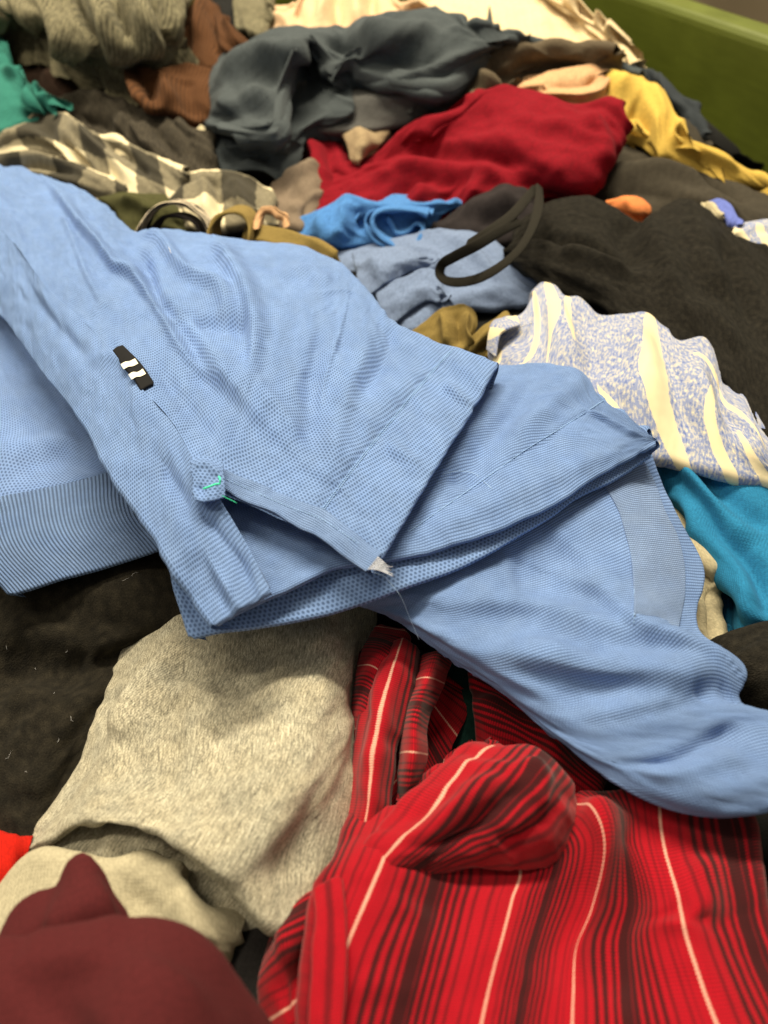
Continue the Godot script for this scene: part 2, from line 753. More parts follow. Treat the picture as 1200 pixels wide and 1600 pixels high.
func make_materials() -> void:
	tn.seed = 5
	tn.frequency = 1.0
	tn.noise_type = FastNoiseLite.TYPE_SIMPLEX_SMOOTH
	var T := {}
	T.pique = grey_image(192, 192, pique_h)
	T.pique_c = color_image(192, 192, func(u, v):
		var h := pique_h(u, v)
		var k: float = 0.64 + 0.36 * h
		return Color(k * (0.94 + 0.06 * h), k * (0.97 + 0.03 * h), k))
	T.row = grey_image(192, 192, row_h)
	T.row_c = color_image(192, 192, func(u, v):
		var h := row_h(u, v)
		var k: float = 0.66 + 0.34 * h
		return Color(k * (0.95 + 0.05 * h), k * (0.97 + 0.03 * h), k))
	T.rib = grey_image(128, 192, rib_h)
	T.rib_c = color_image(128, 192, func(u, v):
		var k: float = 0.66 + 0.34 * rib_h(u, v)
		return Color(k, k, k))
	T.jersey = grey_image(128, 128, jersey_h)
	T.weave = grey_image(192, 192, weave_h)
	T.fuzz = grey_image(256, 256, fuzz_h)
	T.thread_c = color_image(256, 256, func(u, v):
		var k: float = 0.86 + 0.10 * tile(u, v, 6.0, 6.0) + 0.10 * tile(u, v, 40.0, 110.0, 3.0) + 0.05 * tile(u, v, 90.0, 90.0, 6.0)
		return Color(k, k, k))
	T.lint_c = color_image(256, 256, func(u, v):
		var k: float = 0.55 + 0.25 * tile(u, v, 5.0, 5.0) + 0.25 * tile(u, v, 50.0, 50.0, 3.0)
		if tile(u, v, 70.0, 70.0, 11.0) > 0.62:
			k += 0.4
		return Color(k, k, k))
	T.heather_c = color_image(512, 512, func(u, v):
		var k: float = 0.74 + 0.26 * tile(u, v, 46.0, 9.0, 3.0) + 0.30 * tile(u, v, 60.0, 44.0, 8.0) + 0.12 * tile(u, v, 30.0, 4.0, 14.0) + 0.07 * sin(TAU * (u * 40.0 + v * 24.0)) + 0.06 * tile(u, v, 4.0, 4.0, 12.0)
		return Color(k, k * 0.985, k * 0.95))
	T.marl_c = color_image(256, 256, func(u, v):
		var k: float = 0.64 + 0.30 * tile(u, v, 34.0, 8.0, 3.0) + 0.22 * tile(u, v, 60.0, 24.0, 8.0) + 0.10 * sin(TAU * u * 24.0)
		return Color(k, k * 0.98, k * 0.93))
	T.check_c = color_image(256, 256, func(u, v):
		var a := 1.0 if fposmod(u * 2.0 + 0.03 * tile(u, v, 14.0, 14.0), 1.0) < 0.5 else 0.0
		var b := 1.0 if fposmod(v * 2.0 + 0.03 * tile(u, v, 14.0, 14.0, 5.0), 1.0) < 0.5 else 0.0
		var n: float = 0.05 * tile(u, v, 50.0, 50.0)
		var k := 0.90
		if a + b == 1.0:
			k = 0.48 + 0.10 * sin(TAU * (u * 60.0 + v * 60.0)) + 0.08 * tile(u, v, 30.0, 30.0, 3.0)
		elif a + b == 2.0:
			k = 0.23
		k += n
		return Color(k, k * 0.965, k * 0.86))
	T.leaf_c = leaf_print()
	T.stripe_c = stripe_print()
	T.roll_c = color_image(8, 128, func(u, v):
		var s := fposmod(v * 4.0, 1.0)
		return Color(0.86, 0.80, 0.70) if s < 0.34 else Color(0.07, 0.06, 0.07))

	T.wear_c = color_image(256, 256, func(u, v):
		var k: float = 0.92 + 0.06 * tile(u, v, 3.0, 3.0) + 0.035 * tile(u, v, 12.0, 12.0, 3.0) + 0.04 * tile(u, v, 60.0, 60.0, 6.0)
		var g: float = 0.03 * tile(u, v, 7.0, 7.0, 9.0)
		return Color(k + g, k + g * 0.6, k))
	# colours below are the cloths' own
	fabric("polo", Color(0.515, 0.64, 0.87), T.pique, 0.0100, 0.26, T.pique_c)
	fabric("polo_rows", Color(0.515, 0.64, 0.87), T.row, 0.0080, 0.15, T.row_c)
	fabric("polo_inside", Color(0.51, 0.63, 0.86), T.pique, 0.0100, 0.26, T.pique_c)
	fabric("polo_rib", Color(0.52, 0.645, 0.87), T.rib, 0.0056, 0.9, T.rib_c)
	fabric("polo_tape", Color(0.545, 0.665, 0.885), T.row, 0.0070, 0.25, T.row_c)
	fabric("polo_facing", Color(0.565, 0.67, 0.865), T.row, 0.0080, 0.25, T.row_c)
	fabric("heather", Color(0.90, 0.885, 0.82), T.jersey, 0.010, 0.10, T.heather_c)
	M.heather.uv1_scale = Vector3(1.0 / 0.032, 1.0 / 0.032, 1)
	M.heather.heightmap_enabled = false
	fabric("marl", Color(0.60, 0.585, 0.50), null, 0.05, 0.2, T.marl_c)
	fabric("marl_dark", Color(0.33, 0.31, 0.28), null, 0.05, 0.2, T.marl_c)
	fabric("stripes", Color(1, 1, 1), T.jersey, 1.0, 0.15, T.stripe_c)
	M.stripes.uv1_scale = Vector3(1.0, 1.0 / 0.016, 1)
	M.stripes.heightmap_enabled = false
	fabric("red_hem", Color(0.66, 0.03, 0.11), T.jersey, 0.006, 0.25, T.thread_c)
	fabric("maroon", Color(0.34, 0.12, 0.135), T.jersey, 0.008, 0.08, T.thread_c)
	fabric("black_fleece", Color(0.225, 0.21, 0.18), T.fuzz, 0.022, 0.5, T.lint_c, 0.95, 0.15)
	fabric("black_jersey", Color(0.235, 0.215, 0.175), T.fuzz, 0.03, 0.25, T.lint_c, 0.95, 0.1)
	fabric("strap", Color(0.155, 0.145, 0.12), T.weave, 0.006, 0.15, T.thread_c)
	fabric("plum_black", Color(0.17, 0.15, 0.16), T.fuzz, 0.03, 0.2, T.thread_c)
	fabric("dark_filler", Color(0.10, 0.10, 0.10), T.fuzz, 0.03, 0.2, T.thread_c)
	fabric("green_black", Color(0.10, 0.24, 0.22), T.fuzz, 0.02, 0.3, T.thread_c)
	fabric("slate", Color(0.285, 0.315, 0.335), T.weave, 0.014, 0.12, T.thread_c)
	fabric("slate_light", Color(0.305, 0.335, 0.355), T.weave, 0.014, 0.12, T.thread_c)
	fabric("slate_inside", Color(0.36, 0.36, 0.36), T.weave, 0.014, 0.12, T.thread_c)
	fabric("crimson", Color(0.52, 0.0, 0.095), T.fuzz, 0.02, 0.12, T.thread_c)
	fabric("taupe", Color(0.39, 0.345, 0.28), T.fuzz, 0.02, 0.2, T.thread_c)
	fabric("peach", Color(0.88, 0.70, 0.53), T.fuzz, 0.02, 0.25, T.thread_c)
	fabric("cream", Color(0.93, 0.84, 0.68), T.weave, 0.014, 0.1, T.thread_c)
	fabric("ruffle", Color(0.92, 0.78, 0.63), T.weave, 0.014, 0.1, T.thread_c)
	fabric("yellow", Color(0.88, 0.74, 0.36), T.jersey, 0.010, 0.12, T.thread_c)
	fabric("charcoal", Color(0.255, 0.235, 0.20), T.fuzz, 0.03, 0.2, T.thread_c)
	fabric("navy", Color(0.20, 0.225, 0.25), T.weave, 0.014, 0.12, T.thread_c)
	fabric("orange", Color(0.93, 0.56, 0.33), T.jersey, 0.01, 0.1, T.thread_c)
	fabric("denim_knit", Color(0.54, 0.59, 0.68), T.fuzz, 0.016, 0.35, T.marl_c)
	M.denim_knit.albedo_color = Color(0.52, 0.60, 0.76)
	M.denim_knit.albedo_texture = T.thread_c
	fabric("bright_blue", Color(0.33, 0.56, 0.85), T.fuzz, 0.016, 0.3, T.thread_c)
	fabric("khaki", Color(0.56, 0.48, 0.27), T.weave, 0.01, 0.15, T.thread_c)
	fabric("beige", Color(0.66, 0.58, 0.46), T.weave, 0.014, 0.12, T.thread_c)
	fabric("dark_olive", Color(0.29, 0.29, 0.17), T.fuzz, 0.02, 0.15, T.thread_c)
	fabric("brown", Color(0.34, 0.215, 0.12), T.rib, 0.012, 0.4, T.rib_c)
	fabric("dark_brown", Color(0.20, 0.135, 0.10), T.fuzz, 0.03, 0.2, T.thread_c)
	fabric("teal", Color(0.19, 0.47, 0.43), T.jersey, 0.012, 0.1, T.thread_c)
	fabric("turquoise", Color(0.17, 0.52, 0.72), T.jersey, 0.009, 0.12, T.thread_c)
	fabric("towel", Color(0.90, 0.85, 0.71), T.fuzz, 0.012, 0.4, T.thread_c)
	fabric("pale_grey", Color(0.78, 0.745, 0.64), T.jersey, 0.010, 0.1, T.thread_c)
	fabric("red_orange", Color(0.80, 0.12, 0.06), T.jersey, 0.010, 0.1, T.thread_c)
	fabric("smoke", Color(0.24, 0.23, 0.25), T.fuzz, 0.012, 0.3, T.marl_c)
	fabric("check", Color(0.93, 0.91, 0.86), T.weave, 0.10, 0.1, T.check_c)
	M.check.heightmap_enabled = false
	fabric("leaves", Color(1, 1, 1), T.weave, 0.16, 0.1, T.leaf_c)
	M.leaves.heightmap_enabled = false
	fabric("roll_stripes", Color(1, 1, 1), null, 0.02, 0.1, T.roll_c)
	fabric("blue_cloth", Color(0.42, 0.48, 0.80), null, 0.02, 0.2, T.thread_c)
	fabric("beige_grey", Color(0.52, 0.46, 0.40), T.weave, 0.014, 0.12, T.thread_c)
	plain("stitch", Color(0.56, 0.69, 0.87))
	plain("stitch_dark", Color(0.36, 0.47, 0.64))
	plain("stitch_red", Color(0.55, 0.05, 0.08))
	plain("thread_white", Color(0.90, 0.90, 0.92))
	plain("thread_blue", Color(0.66, 0.78, 0.92))
	plain("thread_green", Color(0.30, 0.90, 0.72))
	plain("tag_black", Color(0.075, 0.075, 0.085))
	plain("tag_white", Color(0.90, 0.88, 0.82))
	fabric("frayed", Color(0.78, 0.80, 0.86), null, 0.01, 0.1, null)
	for n in ["polo", "polo_rows", "polo_inside", "polo_rib", "polo_tape", "polo_facing", "heather", "stripes"]:
		var m: StandardMaterial3D = M[n]
		m.detail_enabled = true
		m.detail_albedo = T.wear_c
		m.detail_blend_mode = BaseMaterial3D.BLEND_MODE_MUL
		m.detail_uv_layer = BaseMaterial3D.DETAIL_UV_2
		m.uv2_scale = Vector3(1.0 / 0.11, 1.0 / 0.11, 1.0)
	plain("floor", Color(0.42, 0.38, 0.32), 0.6)
	var g := plain("green_plastic", Color(0.37, 0.41, 0.13), 0.38)
	g.metallic_specular = 0.5
	T.scuff_c = color_image(512, 256, func(u, v):
		var k: float = 0.86 + 0.07 * tile(u, v, 5.0, 6.0) + 0.05 * tile(u, v, 9.0, 70.0, 3.0)
		var line: float = tile(u, v, 2.5, 110.0, 6.0)
		if line > 0.55:
			k += 0.35 * (line - 0.55)
		if tile(u, v, 60.0, 30.0, 9.0) > 0.66:
			k += 0.08
		return Color(k, k, k * 0.97))
	g.albedo_texture = T.scuff_c
	g.roughness_texture = T.scuff_c
	g.roughness = 0.5

func leaf_print() -> ImageTexture:
	var n := 768
	var im := Image.create(n, n, false, Image.FORMAT_RGB8)
	var blues := [Color(0.36, 0.42, 0.63), Color(0.50, 0.54, 0.68), Color(0.66, 0.66, 0.68), Color(0.86, 0.81, 0.69)]
	for y in n:
		for x in n:
			var u := float(x) / n
			var v := float(y) / n
			var k: float = 0.5 + 0.62 * tile(u, v, 150.0, 60.0, 2.0) + 0.3 * tile(u, v, 40.0, 90.0, 7.0)
			var q := clampi(int(k * 3.1 + 0.35), 0, 3)
			im.set_pixel(x, y, blues[q])
	# cream blades: long bent leaves in fans
	var cream := Color(0.84, 0.79, 0.66)
	# each: from, to, half width, bend
	var blades := [[0.03, -0.03, 0.13, 0.40, 0.036, -0.05], [0.62, -0.02, 0.69, 0.17, 0.020, 0.02], [0.70, -0.02, 0.77, 0.20, 0.017, 0.02], [0.80, -0.01, 0.84, 0.16, 0.020, -0.02], [0.57, 0.10, 0.60, 0.30, 0.024, 0.03],
		[0.14, 0.06, 0.30, 0.20, 0.020, 0.03], [0.15, 0.16, 0.24, 0.42, 0.017, -0.03], [0.23, 0.20, 0.34, 0.45, 0.018, -0.03], [0.33, 0.12, 0.44, 0.34, 0.019, -0.03], [0.40, 0.30, 0.50, 0.52, 0.020, 0.02],
		[0.92, 0.24, 0.99, 0.46, 0.016, 0.03], [0.72, 0.30, 0.84, 0.52, 0.022, -0.03], [0.10, 0.52, 0.22, 0.86, 0.034, 0.04], [0.30, 0.58, 0.38, 0.84, 0.018, -0.02], [0.48, 0.60, 0.56, 0.90, 0.030, 0.03], [0.66, 0.62, 0.72, 0.88, 0.018, 0.02], [0.82, 0.58, 0.94, 0.90, 0.030, -0.04]]
	for b in blades:
		var p0 := Vector2(b[0], b[1])
		var p1 := Vector2(b[2], b[3])
		var across := (p1 - p0).orthogonal().normalized()
		for z in 420:
			var t := z / 420.0
			var mid := p0.lerp(p1, t) + across * float(b[5]) * sin(PI * t)
			var half: float = 0.86 * b[4] * pow(sin(PI * pow(t, 0.8)), 0.7) * (1.0 + 0.12 * tn.get_noise_2d(t * 6.0, b[0] * 50.0))
			var m := int(half * n * 2.2) + 1
			for y in m + 1:
				var e := mid + across * half * (2.0 * y / m - 1.0)
				im.set_pixel(posmod(int(e.x * n), n), posmod(int(e.y * n), n), cream)
	return ImageTexture.create_from_image(im)

func stripe_print() -> ImageTexture:
	# one repeat of the striped knit, from one white line to the next, knit courses across
	var red := Color(0.73, 0.03, 0.125)
	var dark := Color(0.25, 0.055, 0.075)
	var white := Color(0.98, 0.74, 0.66)
	var bars := [[0.12, 0.010, 0.45], [0.20, 0.014, 0.9], [0.265, 0.014, 0.9], [0.33, 0.012, 0.85], [0.43, 0.062, 0.95], [0.535, 0.016, 0.9], [0.595, 0.014, 0.85], [0.66, 0.014, 0.8], [0.735, 0.010, 0.5], [0.84, 0.010, 0.4], [0.905, 0.007, 0.25]]
	return color_image(512, 256, func(u, v):
		var wob: float = 0.004 * tile(u, v, 10.0, 40.0) + 0.003 * sin(TAU * v * 20.0)
		var x: float = u + wob
		var c := red
		for b in bars:
			var e: float = smoothstep(b[1] + 0.007, b[1] - 0.004, absf(x - b[0]))
			c = c.lerp(dark, e * b[2])
		# thin red threads inside the broad dark bar
		c = c.lerp(red, 0.55 * smoothstep(0.008, 0.002, absf(x - 0.452)))
		var e2 := maxf(smoothstep(0.015, 0.009, absf(x)), smoothstep(0.015, 0.009, absf(x - 1.0)))
		c = c.lerp(white, e2)
		var course := 0.5 + 0.5 * sin(TAU * (v * 20.0 + 0.5 * absf(fposmod(u * 60.0, 1.0) - 0.5)))
		var k: float = 0.72 + 0.28 * course + 0.08 * tile(u, v, 90.0, 60.0, 3.0)
		return Color(c.r * k, c.g * k, c.b * k))

# ------------------------------------------------------------------ the place
func set_up() -> void:
	var cam := Camera3D.new()
	cam.name = "camera"
	var lens := CameraAttributesPhysical.new()
	lens.frustum_focal_length = 12.0 / TH
	lens.frustum_focus_distance = 0.30
	lens.frustum_near = 0.02
	lens.frustum_far = 30.0
	lens.exposure_aperture = 5.4
	cam.attributes = lens
	cam.position = EYE
	cam.rotation_degrees = Vector3(TILT, 0, 0)
	cam.fov = rad_to_deg(2.0 * atan(TH))
	cam.near = 0.02
	cam.far = 30.0
	add_child(cam)
	cam_basis = Basis.from_euler(Vector3(deg_to_rad(TILT), 0, 0))
	cam_inv = cam_basis.inverse()
	var env := Environment.new()
	env.background_mode = Environment.BG_COLOR
	env.background_color = Color(0.635, 0.605, 0.545)      # the shop's walls and ceiling all round
	env.background_energy_multiplier = 1.0
	env.tonemap_mode = Environment.TONE_MAPPER_LINEAR
	env.tonemap_exposure = 0.90
	env.sdfgi_enabled = true
	env.ssao_enabled = true
	env.ssil_enabled = true
	var we := WorldEnvironment.new()
	we.name = "surroundings"
	we.environment = env
	add_child(we)
	ceiling_lamp(Vector3(-0.05, 1.5, -0.95), Vector2(1.2, 0.16), 7.2, 12.0, "long ceiling strip lamp over the far side of the bin")
	ceiling_lamp(Vector3(-1.1, 1.6, -0.2), Vector2(1.2, 0.16), 2.0, 0.0, "long ceiling strip lamp over the left side of the bin")

func ceiling_lamp(p: Vector3, size: Vector2, energy: float, turn: float, label: String) -> void:
	var t := thing("ceiling_lamp", label, "lamp", p, "")
	t.rotation_degrees.y = turn
	var glow := StandardMaterial3D.new()
	glow.resource_name = "lamp_glow"
	glow.albedo_color = Color(0.9, 0.9, 0.88)
	glow.emission_enabled = true
	glow.emission = Color(1, 0.95, 0.84)
	glow.emission_energy_multiplier = 1.6
	var body := BoxMesh.new()
	body.size = Vector3(size.x + 0.06, 0.05, size.y + 0.05)
	var b := mesh_node("lamp_housing", body, M.tag_white, t)
	b.position.y = 0.032
	var pane := BoxMesh.new()
	pane.size = Vector3(size.x, 0.012, size.y)
	mesh_node("lamp_diffuser", pane, glow, t)
	var l := AreaLight3D.new()
	l.name = "lamp_light"
	l.area_size = size
	l.light_color = Color(1, 0.94, 0.81)
	l.light_energy = energy
	l.area_normalize_energy = true
	l.area_range = 6.0
	l.shadow_enabled = true
	l.position = Vector3(0, -0.012, 0)
	l.rotation_degrees = Vector3(-90, 0, 0)
	t.add_child(l)

func profile_bar(a: Vector3, b: Vector3, inward: Vector3, prof: PackedVector2Array, org: Vector3) -> ArrayMesh:
	# a profile (x inward, y up) swept from a to b; flat faces with their own normals, smooth where the bends are shallow
	var st := SurfaceTool.new()
	st.begin(Mesh.PRIMITIVE_TRIANGLES)
	st.set_smooth_group(-1)
	var n := prof.size()
	var s := 0.0
	var steps := 24
	for i in n:
		var p := prof[i]
		var q := prof[(i + 1) % n]
		for k in steps:
			var c := [[a.lerp(b, float(k) / steps), p], [a.lerp(b, float(k + 1) / steps), p], [a.lerp(b, float(k) / steps), q], [a.lerp(b, float(k + 1) / steps), p], [a.lerp(b, float(k + 1) / steps), q], [a.lerp(b, float(k) / steps), q]]
			for e in c:
				var w: Vector3 = e[0] + inward * e[1].x + Vector3.UP * e[1].y
				st.set_uv(Vector2(w.dot((b - a).normalized()), s + (p.distance_to(q) if e[1] == q else 0.0)) * 3.0)
				st.add_vertex(w - org)
		s += p.distance_to(q)
	st.generate_normals()
	return st.commit()

func build_bin() -> void:
	var a := at(1040, 0, 118)
	var b := at(1200, 52, 118)
	a.y = 0
	b.y = 0
	var along := (b - a).normalized()
	var inward := Vector3(along.z, 0, -along.x)
	if inward.dot(Vector3(0, 0, 1)) < 0:
		inward = -inward
	var left := a - along * 0.55
	var right := b + along * 1.0
	var depth := 1.75
	var c := [left, right, right + inward * depth, left + inward * depth]
	var mid: Vector3 = (c[0] + c[2]) * 0.5
	mid.y = -0.42
	var t := thing("sales_bin", "glossy olive green plastic bin with a rolled rim behind the heap of clothes", "bin", mid)
	# x 0 is the inner edge of the rim, the wall's inner face sets back a little lower down
	var prof := PackedVector2Array([Vector2(0.0, 0.108), Vector2(-0.0006, 0.1115), Vector2(-0.0024, 0.1142), Vector2(-0.005, 0.1155), Vector2(-0.017, 0.1170), Vector2(-0.0205, 0.1170), Vector2(-0.0225, 0.1155), Vector2(-0.0235, 0.112), Vector2(-0.0235, 0.090), Vector2(-0.0205, 0.090), Vector2(-0.0205, 0.107), Vector2(-0.016, 0.111), Vector2(-0.007, 0.110), Vector2(-0.004, 0.104), Vector2(-0.004, -0.42), Vector2(0.001, -0.42), Vector2(0.001, 0.05)])
	var names := ["bin_wall", "bin_wall", "bin_wall", "bin_wall"]
	var ins := [inward, -along, -inward, along]
	for i in 4:
		mesh_node(names[i], profile_bar(c[i], c[(i + 1) % 4], ins[i], prof, mid), M.green_plastic, t)
	var bm := BoxMesh.new()
	bm.size = Vector3((c[1] - c[0]).length(), 0.01, depth)
	var bo := mesh_node("bin_bottom", bm, M.green_plastic, t)
	bo.basis = Basis(along, Vector3.UP, along.cross(Vector3.UP))
	bo.position = Vector3(0, 0.004, 0)
	# the shop floor and a rack of clothes beyond
	var fm := PlaneMesh.new()
	fm.size = Vector2(14, 14)
	var f := mesh_node("floor", fm, M.floor, self)
	f.position = Vector3(0, -0.424, -3)
	f.set_meta("kind", "structure")
	var cols := [["grey", Color(0.40, 0.38, 0.34), "dark grey"], ["cream", Color(0.86, 0.80, 0.66), "cream"], ["brown", Color(0.64, 0.50, 0.39), "light brown"], ["stone", Color(0.66, 0.60, 0.50), "stone grey"]]
	for i in 4:
		var m: StandardMaterial3D = plain("hung_" + cols[i][0], cols[i][1], 0.95)
		var st := SurfaceTool.new()
		st.begin(Mesh.PRIMITIVE_TRIANGLES)
		var base: Vector3 = at(1098 + i * 38, 20, 0)
		for k in 24:
			for z in 8:
				for e in [[0, 0], [1, 0], [0, 1], [1, 0], [1, 1], [0, 1]]:
					var u: float = (k + e[0]) / 24.0
					var v: float = (z + e[1]) / 8.0
					var half := 0.030 * (0.6 + 0.4 * v)
					st.add_vertex(along * half * cos(TAU * u) * (1.0 + 0.25 * sin(u * TAU * 5.0 + i)) + inward * 0.2 * sin(TAU * u) + Vector3.UP * (0.40 - 0.75 * v + (0.05 * (1.0 - absf(sin(TAU * u))) if z == 0 and e[1] == 0 else 0.0)))
		st.index()
		st.generate_normals()
		var o := mesh_node("hanging_garment", st.commit(), m, self)
		o.position = base
		tag(o, "blurred %s garment hanging beyond the bin's rim, %s from the left" % [cols[i][2], ["first", "second", "third", "last"][i]], "garment", "clothes hanging beyond the bin")

# ------------------------------------------------------------------ the blue polo shirt
func build_polo() -> void:
	var t := thing("polo_shirt", "large pale blue pique polo shirt spread across the middle of the heap", "shirt", at(450, 700, 30))
	# the sleeve and side that hang lowest, right
	var d := sheet("lower_sleeve", t, M.polo_rows, [
		"500,925,46 640,890,50 760,840,51 870,778,51 950,733,51 1012,698,51",
		"560,945,41 680,922,49 800,878,50 900,836,51 985,798,50 1050,792,44",
		"592,958,39 720,978,48 840,950,48 940,925,49 1030,890,46 1098,890,40",
		"645,988,38 760,1040,45 870,1015,52 960,1000,53 1035,985,50 1088,980,43",
		"716,1038,38 830,1095,44 930,1080,48 1030,1048,54 1105,1018,53 1160,1042,47",
		"797,1093,38 880,1140,43 960,1135,48 1060,1105,52 1125,1090,49 1153,1098,45",
		"877,1160,39 950,1190,44 1030,1178,48 1110,1152,49 1175,1128,49 1260,1130,47",
		"952,1216,40 1005,1220,44 1070,1212,48 1130,1200,49 1200,1185,49 1290,1175,48",
		"1018,1251,40 1060,1245,45 1110,1236,48 1160,1226,49 1220,1215,49 1300,1205,48",
		"1075,1269,40 1110,1262,44 1150,1252,46 1200,1242,47 1250,1234,47 1320,1225,47",
		"1140,1276,40 1170,1272,43 1200,1266,44 1240,1258,45 1290,1250,45 1340,1242,45",
		"1215,1270,40 1240,1267,42 1270,1262,42 1300,1258,42 1330,1254,42 1360,1250,42",
		"1320,1252,40 1330,1250,41 1340,1248,41 1350,1246,41 1360,1244,41 1370,1242,41"],
		{"ds": 1.4, "e": "RRRR", "r": 2.2, "drop": 7.0, "f": [
			"3.6 11 3.5 1: 880,895 930,920 965,955 1000,985 1070,1010 1110,1018",
			"2.6 7 3.5: 690,945 780,945 870,958 960,985 1010,1000",
			"-3 9 9: 790,890 840,880 900,845",
			"2.8 9 4.5: 730,1010 840,1028 940,1045 1050,1052 1120,1075",
			"-2.6 3 5: 985,1192 1040,1190 1090,1168 1160,1128",
			"2.0 7 6: 1000,1215 1070,1200 1150,1160",
			"-2.4 4 5: 1080,1085 1120,1075 1150,1090",
			"1.5 5 3: 620,960 720,1010 800,1060 870,1120",
			"-1.3 4 4: 830,990 900,1000 960,1030", "1.4 5 3: 900,1120 980,1110 1060,1085"],
		"w": [[0.9, 34, 20, 25, 0, 1], [0.3, 13, 9, 60, 0, 2], [0.15, 12, 20, 60, 1, 2]]})
	sheet("sleeve_hem", t, M.polo_facing, [
		"938,752,0.5 965,735,0.5 990,722,0.5 1003,716,0.5", "955,775,0.5 980,765,0.5 1005,758,0.5 1022,755,0.5", "968,800,0.6 995,798,0.7 1020,798,0.7 1038,800,0.6", "977,830,0.6 1005,832,0.7 1035,835,0.7 1056,836,0.6", "987,870,0.6 1015,873,0.7 1045,877,0.7 1067,880,0.6", "991,920,0.6 1018,923,0.7 1046,926,0.7 1068,928,0.6", "992,955,0.6 1016,958,0.7 1040,962,0.7 1062,964,0.6", "994,984,-0.9 1015,988,-0.9 1038,994,-0.9 1056,1000,-0.9"],
		{"ds": 1.0, "e": "HHHH", "r": 0.4, "hem": 1.0, "over": d, "label": "greyish faded sleeve hem band"})
	stitches("stitching", t, M.stitch, d, "960,782 975,815 985,860 990,910 991,975", 1.3, 1.1, 0.2)
	# third layer: a strip of the back that shows under the hem
	var c := sheet("back_panel", t, M.polo, [
		"262,862,56 310,880,58 480,850,58 600,820,58 760,770,57 900,705,58 1012,690,58",
		"280,925,54 330,930,55 480,900,57 600,871,58 770,810,58 890,750,58 1015,698,58",
		"299,992,50 338,984,52 400,975,53 500,956,54 560,939,55 640,911,56 700,889,56 760,861,56 820,827,56 870,797,56 900,775,56 960,744,57 1017,706,58"],
		{"ds": 1.4, "e": "RHRR", "r": 2.0, "drop": 6.0, "f": ["-1.2 5 5: 290,900 300,950 310,985"], "w": [[0.8, 30, 14, 10, 0, 4]]})
	# second layer: the back's hem
	var b := sheet("back_hem_panel", t, M.polo_rows, [
		"325,745,70 440,690,62 540,620,58 640,560,56 720,562,57 775,570,59 850,567,60 900,579,60 942,624,62 985,654,62 1010,676,62",
		"330,850,66 440,800,65 560,760,62 680,700,62 790,660,62 880,650,63 960,668,63 1016,684,62.5",
		"338,968,58 391,943,60 460,914,61 528,882,62 600,871,61.5 660,861,61 700,850,61 760,832,61 800,815,61 870,781,61 940,737,61 1021,691,62"],
		{"ds": 1.4, "e": "RHRR", "r": 2.5, "drop": 6.0, "f": [
			"2.4 6 5: 790,690 850,645 905,600 925,590",
			"-2.2 6 6: 690,760 740,720 800,640 840,585",
			"2.0 5 3: 900,640 950,660 1000,688",
			"1.6 6 4: 640,850 740,800 850,755 960,712",
			"-0.5 1.0 1.0: 942,628 880,668 820,705 760,748 700,790 640,832",
			"-1.2 3 3: 700,735 730,745 770,765", "1.2 4 3: 820,620 860,600 900,585"],
		"w": [[0.8, 30, 16, -30, 0, 5], [0.35, 12, 8, 40, 0, 6], [0.3, 10, 18, -35, 1, 6]]})
	stitches("stitching", t, M.stitch, b, "942,627 880,667 820,704 760,747 700,789 640,831", 1.25, 1.15, 0.2)
	# the left part below the side: body and ribbed cuff
	var e := sheet("inner_panel", t, M.polo_inside, [
		"-70,400,38 40,470,42 140,590,48 230,720,54", "-70,600,36 60,650,40 150,690,44 245,790,48", "-70,792,37 0,780,38 90,762,39 175,740,41 228,728,44"],
		{"ds": 1.6, "e": "RRRR", "f": ["2.5 8 8: -20,720 60,700 130,690", "2.0 7 6: -20,520 30,535 70,575"], "w": [[1.3, 30, 18, 20, 0, 7]]})
	sheet("ribbed_cuff", t, M.polo_rib, [
		"-60,786,38.6 0,776,39.6 90,758,40.6 175,735,43 260,712,45", "-35,860,37 30,850,38 100,830,39 190,805,40 262,790,42", "18,925,33 40,918,34 90,902,35.5 170,879,37 250,853,40 300,838,41"],
		{"ds": 1.3, "e": "NHRR", "r": 2.5, "drop": 6.0, "us": [0.0, 0.072], "w": [[0.5, 20, 14, 0, 0, 8]]})
	stitches("stitching", t, M.stitch_dark, e, "2,777 90,759 175,737", 1.4, 1.0, 0.2)
